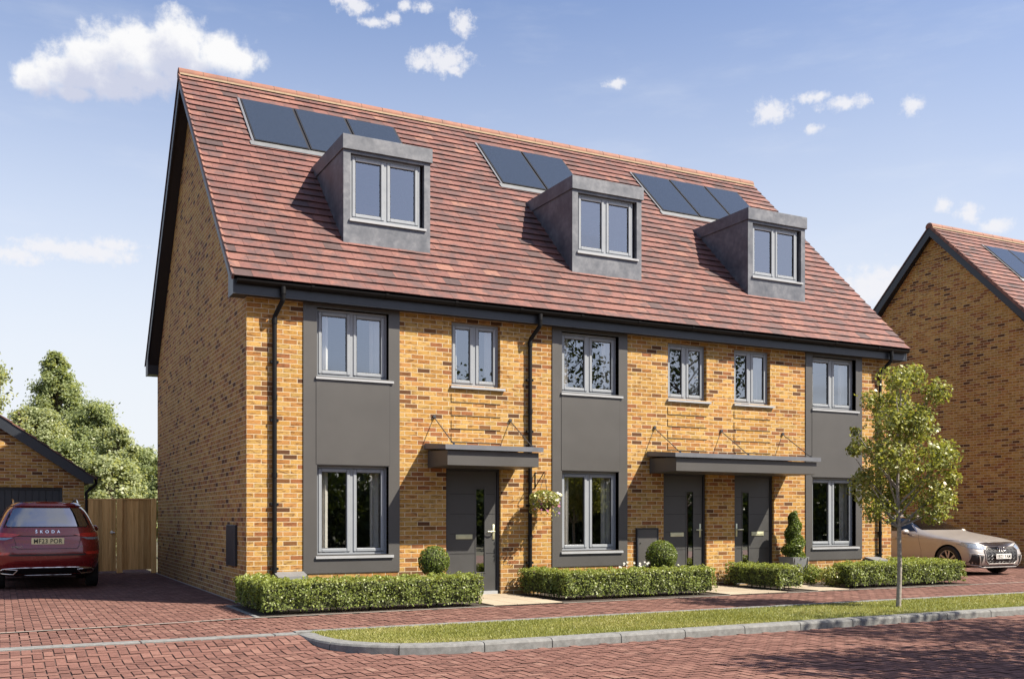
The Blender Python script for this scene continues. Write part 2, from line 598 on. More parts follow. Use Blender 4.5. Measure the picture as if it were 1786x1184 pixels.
# ------------------------------------------------------------------ world and sun
SUN = V3((0.967, -1.0, 1.55)).normalized()
EL = math.asin(SUN.z)
AZ = math.atan2(SUN.x, SUN.y)
ld = bpy.data.lights.new("sun", "SUN")
ld.energy = 5.0
ld.angle = R(0.5)
ld.color = (1.0, 0.90, 0.74)
lo = bpy.data.objects.new("sun", ld)
COL.objects.link(lo)
lo.location = (20, -30, 40)
lo.rotation_euler = (-SUN).to_track_quat("-Z", "Y").to_euler()


def azel(u, v):
    d = FWD + (u - UC) / FPX * RGT
    z = -(v - VH) / FPX
    return math.atan2(d[0], d[1]), math.atan2(z, math.hypot(d[0], d[1]))


PX = 1 / FPX


def cloud_group(name, blobs, k):
    """distance field of a cloud: smooth union of ellipses in azimuth and elevation"""
    g = bpy.data.node_groups.new(name, "ShaderNodeTree")
    g.interface.new_socket(name="Vector", in_out="INPUT", socket_type="NodeSocketVector")
    g.interface.new_socket(name="D", in_out="OUTPUT", socket_type="NodeSocketFloat")
    gi = g.nodes.new("NodeGroupInput")
    go = g.nodes.new("NodeGroupOutput")
    cur = None
    for (u, v, ru, rv) in blobs:
        a, e = azel(u, v)
        s = nd(g, "ShaderNodeVectorMath", operation="SUBTRACT")
        s.inputs[1].default_value = (a, e, 0)
        g.links.new(gi.outputs[0], s.inputs[0])
        m = nd(g, "ShaderNodeVectorMath", operation="MULTIPLY")
        m.inputs[1].default_value = (1 / (ru * PX), 1 / (rv * PX), 0)
        g.links.new(s.outputs[0], m.inputs[0])
        l = nd(g, "ShaderNodeVectorMath", operation="LENGTH")
        g.links.new(m.outputs[0], l.inputs[0])
        if cur is None:
            cur = l.outputs["Value"]
        else:
            mn = nd(g, "ShaderNodeMath", operation="SMOOTH_MIN")
            g.links.new(cur, mn.inputs[0])
            g.links.new(l.outputs["Value"], mn.inputs[1])
            mn.inputs[2].default_value = k
            cur = mn.outputs[0]
    g.links.new(cur, go.inputs[0])
    return g


def world():
    w = bpy.data.worlds.new("World")
    sc.world = w
    w.use_nodes = True
    nt = w.node_tree
    for n in list(nt.nodes):
        nt.nodes.remove(n)
    sky = nd(nt, "ShaderNodeTexSky", sky_type="NISHITA", sun_disc=False, sun_elevation=EL, sun_rotation=AZ, altitude=0.0,
             air_density=1.0, dust_density=1.6, ozone_density=1.6)
    gen = coord(nt, "Generated")
    sep = nd(nt, "ShaderNodeSeparateXYZ")
    nt.links.new(gen, sep.inputs[0])
    az = math_(nt, "ARCTAN2", sep.outputs[0], sep.outputs[1])
    hyp = math_(nt, "SQRT", math_(nt, "ADD", math_(nt, "MULTIPLY", sep.outputs[0], sep.outputs[0]), math_(nt, "MULTIPLY", sep.outputs[1], sep.outputs[1])))
    el = math_(nt, "ARCTAN2", sep.outputs[2], hyp)
    cb = nd(nt, "ShaderNodeCombineXYZ")
    nt.links.new(az, cb.inputs[0])
    nt.links.new(el, cb.inputs[1])
    P = cb.outputs[0]
    n1 = nd(nt, "ShaderNodeTexNoise", ins={"Scale": 46.0, "Detail": 7.0, "Roughness": 0.62})
    nt.links.new(P, n1.inputs["Vector"])
    nz = math_(nt, "SUBTRACT", n1.outputs["Fac"], 0.5)
    big = cloud_group("cumulus", [(60, 138, 40, 24), (110, 125, 55, 34), (165, 105, 62, 48), (240, 95, 75, 50), (315, 70, 48, 46),
                                  (300, 110, 70, 40), (385, 95, 55, 34), (425, 102, 42, 18), (180, 145, 80, 26), (130, 162, 40, 12), (250, 135, 70, 26)], 0.25)
    sml = cloud_group("small_clouds", [(620, 12, 28, 12), (655, 40, 30, 8), (685, 32, 14, 9), (706, 10, 12, 9), (738, 13, 18, 9), (808, 42, 24, 17),
                                       (775, 105, 48, 22), (735, 108, 26, 16), (790, 122, 24, 10), (1345, 196, 34, 20), (1415, 170, 28, 9), (1475, 180, 42, 11),
                                       (1590, 184, 18, 14), (1645, 358, 14, 12), (1690, 372, 20, 15), (1740, 395, 24, 13), (1075, 146, 20, 8), (1420, 226, 18, 8),
                                       (90, 432, 60, 16), (20, 445, 50, 14), (160, 440, 70, 18), (200, 428, 40, 12), (1530, 500, 90, 34), (610, 2, 30, 10)], 0.12)

    n5 = nd(nt, "ShaderNodeTexNoise", ins={"Scale": 95.0, "Detail": 6.0, "Roughness": 0.65})
    nt.links.new(P, n5.inputs["Vector"])
    nz2 = math_(nt, "SUBTRACT", n5.outputs["Fac"], 0.5)

    def dens(grp, vec, amp, lo_, hi_, nz=nz):
        q = nd(nt, "ShaderNodeGroup")
        q.node_tree = grp
        nt.links.new(vec, q.inputs[0])
        d = math_(nt, "ADD", q.outputs[0], math_(nt, "MULTIPLY", nz, amp))
        mr = nd(nt, "ShaderNodeMapRange", interpolation_type="SMOOTHSTEP", ins={1: hi_, 2: lo_, 3: 0.0, 4: 1.0})
        nt.links.new(d, mr.inputs[0])
        return mr.outputs[0]

    sh = nd(nt, "ShaderNodeVectorMath", operation="ADD")
    sh.inputs[1].default_value = (0.010, 0.026, 0)
    nt.links.new(P, sh.inputs[0])
    dB = dens(big, P, 1.9, 0.45, 1.16)
    dB2 = dens(big, sh.outputs[0], 1.3, 0.35, 1.15)
    dS = dens(sml, P, 2.5, 0.25, 1.25, nz2)
    # scattered clouds over the half of the sky behind the camera (seen in the window panes)
    n2 = nd(nt, "ShaderNodeTexNoise", ins={"Scale": 3.2, "Detail": 7.0, "Roughness": 0.56})
    mp = nd(nt, "ShaderNodeMapping")
    mp.inputs["Scale"].default_value = (1, 1, 2.2)
    nt.links.new(gen, mp.inputs[0])
    nt.links.new(mp.outputs[0], n2.inputs["Vector"])
    mr = nd(nt, "ShaderNodeMapRange", interpolation_type="SMOOTHSTEP", ins={1: 0.47, 2: 0.63, 3: 0.0, 4: 1.0})
    nt.links.new(n2.outputs["Fac"], mr.inputs[0])
    back = nd(nt, "ShaderNodeMapRange", ins={1: -0.05, 2: -0.35, 3: 0.0, 4: 0.85})
    nt.links.new(sep.outputs[1], back.inputs[0])
    dK = math_(nt, "MULTIPLY", mr.outputs[0], back.outputs[0])
    K = 1 / (SKYS * 2 ** EXPO)
    tint = mixc(nt, 1.0, sky.outputs[0], SKYTINT, "MULTIPLY")
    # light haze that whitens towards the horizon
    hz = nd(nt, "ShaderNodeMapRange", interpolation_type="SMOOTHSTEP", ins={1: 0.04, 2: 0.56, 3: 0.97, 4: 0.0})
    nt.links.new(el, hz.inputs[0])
    hy = nd(nt, "ShaderNodeMapRange", ins={1: -0.5, 2: 0.1, 3: 0.3, 4: 1.0})  # added weighting, shaped for wall fill: haze thinned behind and right, full left
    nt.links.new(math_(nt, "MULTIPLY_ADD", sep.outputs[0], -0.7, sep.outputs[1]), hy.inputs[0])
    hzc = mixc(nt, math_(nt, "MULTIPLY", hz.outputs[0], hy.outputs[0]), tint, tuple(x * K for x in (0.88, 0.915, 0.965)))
    white = tuple(x * K for x in (0.97, 0.97, 0.98))
    lilac = tuple(x * K for x in (0.56, 0.60, 0.77))
    shadef = math_(nt, "MULTIPLY", math_(nt, "MULTIPLY", dB2, 1.0), 0.85)
    cB = mixc(nt, shadef, white, lilac)
    # thin veils
    mv = nd(nt, "ShaderNodeMapping")
    mv.inputs["Scale"].default_value = (2.2, 9.0, 1)
    nt.links.new(P, mv.inputs[0])
    n4 = nd(nt, "ShaderNodeTexNoise", ins={"Scale": 2.0, "Detail": 6.0, "Roughness": 0.6})
    nt.links.new(mv.outputs[0], n4.inputs["Vector"])
    mv2 = nd(nt, "ShaderNodeMapRange", interpolation_type="SMOOTHSTEP", ins={1: 0.50, 2: 0.80, 3: 0.0, 4: 0.2})
    nt.links.new(n4.outputs["Fac"], mv2.inputs[0])
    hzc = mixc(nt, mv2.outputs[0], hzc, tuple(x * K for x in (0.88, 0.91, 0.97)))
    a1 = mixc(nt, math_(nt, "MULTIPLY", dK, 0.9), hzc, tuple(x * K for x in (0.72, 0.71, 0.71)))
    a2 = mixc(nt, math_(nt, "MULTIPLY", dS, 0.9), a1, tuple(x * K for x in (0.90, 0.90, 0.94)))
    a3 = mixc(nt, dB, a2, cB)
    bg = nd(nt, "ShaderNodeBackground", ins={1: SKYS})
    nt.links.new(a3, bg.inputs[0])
    o = nd(nt, "ShaderNodeOutputWorld")
    nt.links.new(bg.outputs[0], o.inputs[0])


SKYTINT = (1.45, 1.45, 1.62)
SKYS, EXPO = 0.05, 1.28
world()
sc.view_settings.view_transform = "Standard"
sc.view_settings.look = "None"
sc.view_settings.exposure = EXPO
sc.view_settings.gamma = 1.0


# ------------------------------------------------------------------ houses
def holed(mb, x0, x1, z0, z1, y, holes, depth=0.0, mat=0, matr=None, top=None):
    """wall in a plane of constant y facing -y, with rectangular holes and reveals"""
    xs = sorted({x0, x1, *[h[0] for h in holes], *[h[1] for h in holes]})
    zs = sorted({z0, z1, *[h[2] for h in holes], *[h[3] for h in holes]})
    for a, b in zip(xs, xs[1:]):
        for c, d in zip(zs, zs[1:]):
            mx, mz = (a + b) / 2, (c + d) / 2
            if any(h[0] < mx < h[1] and h[2] < mz < h[3] for h in holes):
                continue
            mb.face([(a, y, c), (b, y, c), (b, y, d), (a, y, d)], mat)
    mr = mat if matr is None else matr
    if depth:
        for (a, b, c, d) in holes:
            mb.face([(a, y, c), (a, y, d), (a, y + depth, d), (a, y + depth, c)], mr)
            mb.face([(b, y, c), (b, y + depth, c), (b, y + depth, d), (b, y, d)], mr)
            mb.face([(a, y, d), (b, y, d), (b, y + depth, d), (a, y + depth, d)], mr)
            mb.face([(a, y, c), (a, y + depth, c), (b, y + depth, c), (b, y, c)], mr)


def ring(mb, x0, x1, z0, z1, w, y0, y1, mat=0, bev=0.004):
    mb.box(x0, x0 + w, y0, y1, z0, z1, mat, bev=bev)
    mb.box(x1 - w, x1, y0, y1, z0, z1, mat, bev=bev)
    mb.box(x0 + w - 0.001, x1 - w + 0.001, y0 + 0.001, y1, z0, z0 + w, mat, bev=bev)
    mb.box(x0 + w - 0.001, x1 - w + 0.001, y0 + 0.001, y1, z1 - w, z1, mat, bev=bev)


def window(parent, x0, x1, z0, z1, yf, sub=False, sill_y=-0.05):
    """two-casement window; frame face at yf"""
    fm = MB()
    ow, sw = 0.042, 0.058
    ring(fm, x0, x1, z0, z1, ow, yf, yf + 0.07)
    xm = (x0 + x1) / 2
    fm.box(xm - 0.022, xm + 0.022, yf + 0.002, yf + 0.07, z0 + ow, z1 - ow, 0)
    panes = []
    for a, b in ((x0 + ow, xm - 0.022), (xm + 0.022, x1 - ow)):
        a, b, c, d = a + 0.003, b - 0.003, z0 + ow + 0.003, z1 - ow - 0.003
        ring(fm, a, b, c, d, sw, yf - 0.012, yf + 0.05, bev=0.009)
        ring(fm, a + sw - 0.002, b - sw + 0.002, c + sw - 0.002, d - sw + 0.002, 0.011, yf + 0.004, yf + 0.03, 1, bev=0)
        panes.append((a + sw - 0.004, b - sw + 0.004, c + sw - 0.004, d - sw + 0.004))
    f = fm.build("window_frame" if sub else "window", ["frame", "gasket"], parent)
    par = parent if sub else f
    for (a, b, c, d) in panes:
        p = MB()
        w0, w1, w2, w3 = (random.uniform(-0.0022, 0.0022) for _ in range(4))
        p.face([(a, yf + 0.02 + w0, c), (b, yf + 0.02 + w1, c), (b, yf + 0.02 + w2, d), (a, yf + 0.02 + w2 + w0 - w1, d)])
        p.build("pane", "glass", par)
    s = MB()
    s.prism([(x0 - 0.025, yf + 0.02, z0 - 0.002), (x0 - 0.025, sill_y, z0 - 0.018), (x0 - 0.025, sill_y, z0 - 0.055), (x0 - 0.025, yf + 0.02, z0 - 0.045)], (x1 - x0 + 0.105, 0, 0))
    s.build("sill", "sill", par)
    return f


def curtain(x0, x1, z0, z1, y, label, ph=0.0):
    mb = MB()
    n = 28
    row0, row1 = [], []
    for i in range(n + 1):
        t = i / n
        x = x0 + (x1 - x0) * t
        yy = y + 0.028 * math.sin(t * (x1 - x0) * 62 + ph) + 0.01 * math.sin(t * 31 + ph)
        row0.append((x, yy, z0))
        row1.append((x + 0.006 * math.sin(t * 20), yy * 1.0 + 0.004, z1))
    mb.grid([row0, row1])
    o = mb.build("curtain", "curtain", None, smooth=80)
    tag(o, label, "curtain", "curtains behind the windows")


def roof_line(y):
    return 4.97 + (y + 0.28) * 0.995


def shell(px, W, root, oy=0.0, holes=(), tiles_back=False, d=9.65):
    """walls, roof, verge and eaves common to the houses; px: left wall x, W: width"""
    yr = d / 2
    zr = 4.97 + (yr + 0.28) * 0.995
    Y = lambda y: y + oy
    x0, x1 = px, px + W
    # brick walls
    mb = MB()
    holed(mb, x0, x1, -0.1, 4.80, Y(0), list(holes), 0.14)
    for x, s in ((x0, -1), (x1, 1)):
        pts = [(x, Y(0), -0.1), (x, Y(0), 4.72), (x, Y(0), 5.05), (x, Y(yr), zr - 0.16), (x, Y(d), 5.05), (x, Y(d), -0.1)]
        mb.face(pts if s < 0 else pts[::-1])
    mb.face([(x1, Y(d), -0.1), (x0, Y(d), -0.1), (x0, Y(d), 5.05), (x1, Y(d), 5.05)])
    mb.build("brick_wall", "brick", root)
    # rooms behind the panes
    ib = MB()
    for z in (0.03, 2.47, 4.72):
        ib.box(x0 + 0.1, x1 - 0.1, Y(0.2), Y(d - 0.1), z, z + 0.1)
    ib.box(x0 + 0.1, x1 - 0.1, Y(3.4), Y(3.5), 0.0, zr - 1.6)
    for k in range(1, 3):
        xx = x0 + W * k / 3 - 0.1
        ib.box(xx, xx + 0.1, Y(0.2), Y(3.4), 0.13, 4.7)
    for xx in (x0 + 0.05, x1 - 0.08):
        ib.box(xx, xx + 0.03, Y(0.16), Y(3.4), 0.1, 4.7)
    ib.build("interior_partition", "interior", root)
    # roof tiles
    ov = 0.265
    sl = math.hypot(1, 0.995)
    uy, uz = 1 / sl, 0.995 / sl
    ny, nz = -uz, uy
    L = (yr + 0.28) * sl
    g = 0.222
    nrow = int(L / g) + 1
    tw = 0.30
    mb = MB()
    # felt below the tiles
    mb.face([(x0 - ov + 0.02, Y(-0.26), 4.945), (x1 + ov - 0.02, Y(-0.26), 4.945), (x1 + ov - 0.02, Y(yr), zr - 0.04), (x0 - ov + 0.02, Y(yr), zr - 0.04)], 1)
    rr = random.Random(int(px * 7) + 3)
    for r in range(nrow):
        s0 = r * g
        s1 = min(s0 + g + 0.02, L)
        x = x0 - ov - (tw / 2 if r % 2 else 0)
        patch = rr.uniform(-0.08, 0.08)
        while x < x1 + ov - 0.01:
            a = max(x, x0 - ov) + 0.0015
            b = min(x + tw, x1 + ov) - 0.0015
            x += tw
            if b - a < 0.02:
                continue
            h0 = 0.032 + rr.uniform(-0.003, 0.003)
            h1 = 0.003
            rnd = min(1, max(0, rr.betavariate(3.2, 2.4) + patch - (0.45 if rr.random() < 0.09 else 0)))
            p = lambda xx, s, h: (xx, Y(-0.28 + s * uy + h * ny), 4.955 + s * uz + h * nz)
            mb.face([p(a, s0, h0), p(b, s0, h0), p(b, s1, h1), p(a, s1, h1)], 0, rnd)
            ht = h0 - 0.013
            mb.face([p(a, s0, ht), p(b, s0, ht), p(b, s0, h0), p(a, s0, h0)], 0, rnd * 0.8)
            mb.face([p(a, s0, ht), p(a, s0 + 0.07, ht - 0.011), p(b, s0 + 0.07, ht - 0.011), p(b, s0, ht)], 0, rnd * 0.6)
            if a < x0 - ov + 0.01:
                mb.face([p(a, s0, -0.06), p(a, s0, h0), p(a, s1, h1 + 0.004), p(a, s1, -0.06)], 0, rnd)
                c0, c1, e0, e1 = a - 0.018, a + 0.016, h0 + 0.016, h1 + 0.014
                mb.face([p(c0, s0 - 0.01, e0), p(c1, s0 - 0.01, e0), p(c1, s1 - 0.02, e1), p(c0, s1 - 0.02, e1)], 0, 0.95)
                mb.face([p(c0, s0 - 0.01, -0.045), p(c0, s0 - 0.01, e0), p(c0, s1 - 0.02, e1), p(c0, s1 - 0.02, -0.045)], 0, 0.9)
                mb.face([p(c0, s0 - 0.01, -0.045), p(c1, s0 - 0.01, -0.045), p(c1, s0 - 0.01, e0), p(c0, s0 - 0.01, e0)], 0, 0.9)
            if b > x1 + ov - 0.01:
                mb.face([p(b, s0, -0.06), p(b, s1, -0.06), p(b, s1, h1 + 0.004), p(b, s0, h0)], 0, rnd)
    # back slope: plain run of the same tiles
    mb.face([(x0 - ov, Y(d + 0.28), 4.97), (x0 - ov, Y(yr), zr), (x1 + ov, Y(yr), zr), (x1 + ov, Y(d + 0.28), 4.97)], 0, 0.5)
    mb.face([(x0 - ov, Y(d + 0.28), 4.97), (x0 - ov, Y(yr), zr), (x0 - ov, Y(yr), zr - 0.05), (x0 - ov, Y(d + 0.28), 4.92)], 0, 0.35)
    rf = mb.build("roof", ["tile", "black"], root)
    # ridge
    rb = MB()
    n = int((W + 2 * ov) / 0.45)
    seg = (W + 2 * ov) / n
    for k in range(n):
        a = x0 - ov - 0.01 + k * seg
        rows = []
        for xx in (a + 0.008, a + seg - 0.004):
            rows.append([(xx, Y(yr) + 0.125 * math.cos(t), zr - 0.055 + 0.115 * math.sin(t)) for t in np.linspace(R(-20), R(200), 12)])
        rb.grid(rows, 0)
        rb.face(rows[0], 0)
        rb.face(rows[1][::-1], 0)
        if k:
            rows = [[(xx, Y(yr) + 0.118 * math.cos(t), zr - 0.055 + 0.108 * math.sin(t)) for t in np.linspace(R(-20), R(200), 12)] for xx in (a - 0.006, a + 0.01)]
            rb.grid(rows, 1)
    rb.face([(x0 - ov + 0.01, Y(yr) - 0.155, zr - 0.115), (x1 + ov - 0.01, Y(yr) - 0.155, zr - 0.115), (x1 + ov - 0.01, Y(yr) - 0.09, zr - 0.02), (x0 - ov + 0.01, Y(yr) - 0.09, zr - 0.02)], 1)
    rb.build("ridge", ["ridge", "mortar"], rf, smooth=40)
    # fascia and soffit
    for ya, yb, yw in ((-0.2, -0.17, 0.0), (d + 0.17, d + 0.2, d)):
        fb = MB()
        fb.box(x0 - 0.215, x1 + 0.215, Y(ya), Y(yb), 4.72, 4.955, 0)
        ym = (ya + yb) / 2
        fb.face([(x0 - 0.215, Y(ym), 4.735), (x0 - 0.215, Y(yw), 4.735), (x1 + 0.215, Y(yw), 4.735), (x1 + 0.215, Y(ym), 4.735)], 1)
        fb.build("fascia", ["navy", "soffit"], root)
    # bargeboards with box ends, and the sloping soffit behind them
    for x, s, in ((x0, -1), (x1, 1)):
        bb = MB()
        xa, xb = (x - 0.245, x - 0.217) if s < 0 else (x + 0.217, x + 0.245)
        low = 0.30
        ye = 0.16
        top = lambda y: 4.97 + (y + 0.28) * 0.995 - 0.035
        poly = [(-0.205, 4.716), (ye, 4.716), (ye, max(4.717, top(ye) - low)), (yr, top(yr) - low), (yr, top(yr)), (-0.205, top(-0.205))]
        bb.prism([(xa, Y(y), z) for y, z in poly], (xb - xa, 0, 0), 0)
        bb.prism([(xa, Y(d - y), z) for y, z in poly], (xb - xa, 0, 0), 0)
        xi, xo = (x, xb) if s < 0 else (xa, x)
        for f in (lambda y: y, lambda y: d - y):
            bb.face([(xi, Y(f(ye)), 4.95), (xo, Y(f(ye)), 4.95), (xo, Y(f(yr)), top(yr) - 0.18), (xi, Y(f(yr)), top(yr) - 0.18)], 1)
            bb.face([(xi, Y(f(-0.19)), 4.728), (xo, Y(f(-0.19)), 4.728), (xo, Y(f(ye)), 4.728), (xi, Y(f(ye)), 4.728)], 0)
            bb.face([(xi, Y(f(ye)), 4.728), (xo, Y(f(ye)), 4.728), (xo, Y(f(ye)), 5.0), (xi, Y(f(ye)), 5.0)], 1)
        bb.build("bargeboard", ["navy", "soffit"], root)
    return rf


def roof_pt(x, s, h, oy=0.0):
    sl = math.hypot(1, 0.995)
    uy, uz = 1 / sl, 0.995 / sl
    return (x, -0.28 + s * uy - h * uz + oy, 4.955 + s * uz + h * uy)


def solar(root, x0, n, w=1.062, oy=0.0):
    s0, s1 = 4.635, 6.36
    for k in range(n):
        a, b = x0 + k * w + 0.022, x0 + (k + 1) * w - 0.022
        mb = MB()
        for (xa, xb, sa, sb, m, h) in ((a, b, s0, s1, 1, 0.062), (a + 0.02, b - 0.02, s0 + 0.02, s1 - 0.02, 0, 0.066)):
            mb.face([roof_pt(xa, sa, h, oy), roof_pt(xb, sa, h, oy), roof_pt(xb, sb, h, oy), roof_pt(xa, sb, h, oy)], m)
        for p, q in (((a, s0), (b, s0)), ((b, s0), (b, s1)), ((b, s1), (a, s1)), ((a, s1), (a, s0))):
            mb.face([roof_pt(*p, 0.01, oy), roof_pt(*q, 0.01, oy), roof_pt(*q, 0.062, oy), roof_pt(*p, 0.062, oy)], 1)
        mb.build("solar_panel", ["solar", "gasket"], root)
    mb = MB()
    e = x0 + n * w
    pts = [(x0 - 0.07, s0 - 0.17), (e + 0.03, s0 - 0.17), (e + 0.03, s0 - 0.01), (x0 - 0.07, s0 - 0.01)]
    mb.face([roof_pt(x, s, 0.042, oy) for x, s in pts], 0)
    mb.face([roof_pt(x, s, h, oy) for (x, s), h in zip((pts[0], pts[1], pts[1], pts[0]), (0.0, 0.0, 0.042, 0.042))], 0)
    pts = [(x0 - 0.03, s0 - 0.01), (x0 + 0.015, s0 - 0.01), (x0 + 0.015, s1 + 0.06), (x0 - 0.03, s1 + 0.06)]
    mb.face([roof_pt(x, s, 0.045, oy) for x, s in pts], 1)
    pts = [(x0 - 0.0, s0 - 0.0), (e + 0.02, s0), (e + 0.02, s1 + 0.05), (x0, s1 + 0.05)]
    mb.face([roof_pt(x, s, 0.040, oy) for x, s in pts], 2)
    mb.build("flashing_tray", ["flash", "lead", "gasket"], root)


terrace = thing("terraced_house", (0, 0, 0), "long yellow brick terrace with three grey dormers and a red tiled roof, in the middle", "house")
WIN = [(1.10, 2.30, 3.59, 4.67), (1.10, 2.30, 0.745, 2.175), (3.43, 4.35, 3.585, 4.66),
       (5.58, 6.79, 3.59, 4.67), (5.58, 6.79, 0.745, 2.175), (7.91, 8.83, 3.595, 4.66), (9.51, 10.43, 3.595, 4.66),
       (11.55, 12.78, 3.60, 4.67), (11.55, 12.78, 0.735, 2.165)]
DOOR = [(3.33, 4.36, 0.02, 2.19, 1), (7.81, 8.83, 0.02, 2.19, 1), (9.52, 10.53, 0.02, 2.19, -1)]
W = 13.84
rf = shell(0, W, terrace, holes=[w for w in WIN] + [d_[:4] for d_ in DOOR])
for w in WIN:
    window(terrace, *w, 0.085)

# grey cladding panels around the stacked windows
for (x0, x1, a, b) in ((0.88, 2.49, 0, 1), (5.38, 6.98, 3, 4), (11.37, 12.96, 7, 8)):
    pm = MB()
    hs = [WIN[a], WIN[b]]
    holed(pm, x0, x1, 0.46, 4.735, -0.018, hs, 0.105)
    for p in ([(x0, -0.018, 0.46), (x0, -0.018, 4.735), (x0, 0.002, 4.735), (x0, 0.002, 0.46)],
              [(x1, -0.018, 0.46), (x1, 0.002, 0.46), (x1, 0.002, 4.735), (x1, -0.018, 4.735)],
              [(x0, -0.018, 0.46), (x0, 0.002, 0.46), (x1, 0.002, 0.46), (x1, -0.018, 0.46)]):
        pm.face(p)
    # the inset middle board, with open joints at its sides
    wx0, wx1 = WIN[a][0] - 0.02, WIN[a][1] + 0.02
    zt, zb = WIN[a][2] - 0.06, WIN[b][3] + 0.012
    pm.box(wx0 + 0.006, wx1 - 0.006, -0.024, -0.0185, zb, zt, 0)
    pm.box(wx0, wx0 + 0.006, -0.0192, -0.0186, zb, zt, 1)
    pm.box(wx1 - 0.006, wx1, -0.0192, -0.0186, zb, zt, 1)
    pm.build("cladding_panel", ["panel", "gasket"], terrace)

# projecting brick courses under the small first floor windows
for (x0, x1, *_z) in (WIN[2], WIN[5], WIN[6]):
    bm_ = MB()
    for z in (3.30, 3.075, 2.85, 2.625):
        bm_.box(x0 - 0.005, x1 + 0.005, -0.014, 0.01, z, z + 0.15 - 0.012, 0)
    bm_.build("brick_band", "brick", terrace)

# doors
for (x0, x1, z0, z1, hd) in DOOR:
    fr = MB()
    yd = 0.075
    fr.box(x0, x0 + 0.045, yd - 0.02, yd + 0.07, z0, z1, 0)
    fr.box(x1 - 0.045, x1, yd - 0.02, yd + 0.07, z0, z1, 0)
    fr.box(x0 + 0.045, x1 - 0.045, yd - 0.02, yd + 0.07, z1 - 0.05, z1, 0)
    fr.box(x0 + 0.045, x1 - 0.045, yd - 0.05, yd + 0.07, z0, z0 + 0.055, 1)
    a, b, c, d = x0 + 0.05, x1 - 0.05, z0 + 0.058, z1 - 0.055
    gx0, gx1 = (a + 0.545, a + 0.70) if hd > 0 else (b - 0.70, b - 0.545)
    gz0, gz1 = 0.40, 1.83
    dm = MB()
    holed(dm, a, b, c, d, yd, [(gx0, gx1, gz0, gz1)], 0.03)
    # raised slabs that leave shallow horizontal grooves
    zz = [c + 0.03, 0.72, 1.06, 1.40, 1.74]
    for z in zz[1:]:
        for xa, xb in ((a + 0.05, gx0 - 0.03), (gx1 + 0.03, b - 0.03)):
            if xb - xa > 0.05:
                dm.box(xa, xb, yd - 0.003, yd - 0.0005, z, z + 0.009, 1)
    ring(dm, gx0 - 0.022, gx1 + 0.022, gz0 - 0.022, gz1 + 0.022, 0.022, yd - 0.008, yd + 0.02, 0, 0.003)
    do = dm.build("door", ["door", "gasket"], terrace)
    fr.build("door_frame", ["doorframe", "sill"], do)
    gm = MB()
    gm.face([(gx0, yd + 0.012, gz0), (gx1, yd + 0.012, gz0), (gx1, yd + 0.012, gz1), (gx0, yd + 0.012, gz1)])
    gm.build("door_glass", "doorglass", do)
    lx = (a + 0.16, a + 0.47) if hd > 0 else (b - 0.47, b - 0.16)
    lb = MB()
    lb.box(lx[0], lx[1], yd - 0.014, yd, 0.975, 1.055, 0, bev=0.004)
    lb.box(lx[0] + 0.02, lx[1] - 0.02, yd - 0.02, yd - 0.013, 0.995, 1.035, 0, bev=0.004)
    lb.build("letterbox", "brass", do)
    hx = b - 0.055 if hd > 0 else a + 0.055
    hb = MB()
    hb.box(hx - 0.022, hx + 0.022, yd - 0.014, yd, 0.96, 1.22, 0, bev=0.006)
    hb.tube([(hx, yd - 0.01, 1.10), (hx, yd - 0.06, 1.10), (hx - hd * 0.03, yd - 0.065, 1.10), (hx - hd * 0.13, yd - 0.062, 1.10)], 0.011, 8)
    hb.build("door_handle", "brass", do, smooth=50)

# canopies with tie rods
for (x0, x1, rods) in ((2.93, 4.71, (3.108, 4.541)), (7.42, 10.92, (7.597, 9.181, 10.753))):
    cm = MB()
    cm.prism([(x0 + 0.06, -0.015, 2.17), (x0 + 0.06, -0.015, 2.45), (x0 + 0.06, -0.84, 2.42), (x0 + 0.06, -0.84, 2.185)], (x1 - x0 - 0.12, 0, 0), 0)
    co = cm.build("canopy", "panel", terrace)
    cc = MB()
    cc.prism([(x0, -0.015, 2.49), (x0, -0.015, 2.58), (x0, -0.90, 2.51), (x0, -0.90, 2.432)], (x1 - x0, 0, 0), 0)
    cc.build("canopy_cap", "lead", co)
    for x in rods:
        rb = MB()
        rb.tube([(x, 0.0, 3.027), (x + 0.02, -0.78, 2.52)], 0.0085, 8)
        rb.lathe([(0.0, -0.03), (0.028, -0.028), (0.03, -0.004), (0.03, 0.004)], (x, -0.005, 3.03), 12, "y")
        rb.tube([(x + 0.02, -0.78, 2.51), (x + 0.02, -0.78, 2.545)], 0.018, 8)
        rb.build("tie_rod", "darksteel", co, smooth=40)

# gutter and rainwater pipes
gm = MB()
xs0, xs1 = -0.205, W + 0.215
rows = [[(x, -0.262 + 0.058 * math.cos(t), 4.925 + 0.058 * math.sin(t)) for t in np.linspace(R(180), R(360), 11)] for x in (xs0, xs1)]
gm.grid(rows, 0)
rows = [[(x, -0.262 + 0.053 * math.cos(t), 4.926 + 0.053 * math.sin(t)) for t in np.linspace(R(180), R(360), 11)] for x in (xs0, xs1)]
gm.grid(rows, 0)
for x in (xs0, xs1):
    gm.face([(x, -0.262 + 0.058 * math.cos(t), 4.925 + 0.058 * math.sin(t)) for t in np.linspace(R(180), R(360), 11)], 0)
x = 0.95
while x < W:
    rows = [[(xx, -0.262 + 0.066 * math.cos(t), 4.927 + 0.066 * math.sin(t)) for t in np.linspace(R(175), R(370), 11)] for xx in (x - 0.025, x + 0.025)]
    gm.grid(rows, 0)
    gm.grid([[(p[0], p[1] * 0 + (-0.262 + 0.058 * math.cos(t)), 4.925 + 0.058 * math.sin(t)) for p, t in zip(rows[0], np.linspace(R(175), R(370), 11))], rows[0]], 0)
    x += 1.22
gut = gm.build("gutter", "black", terrace, smooth=40)
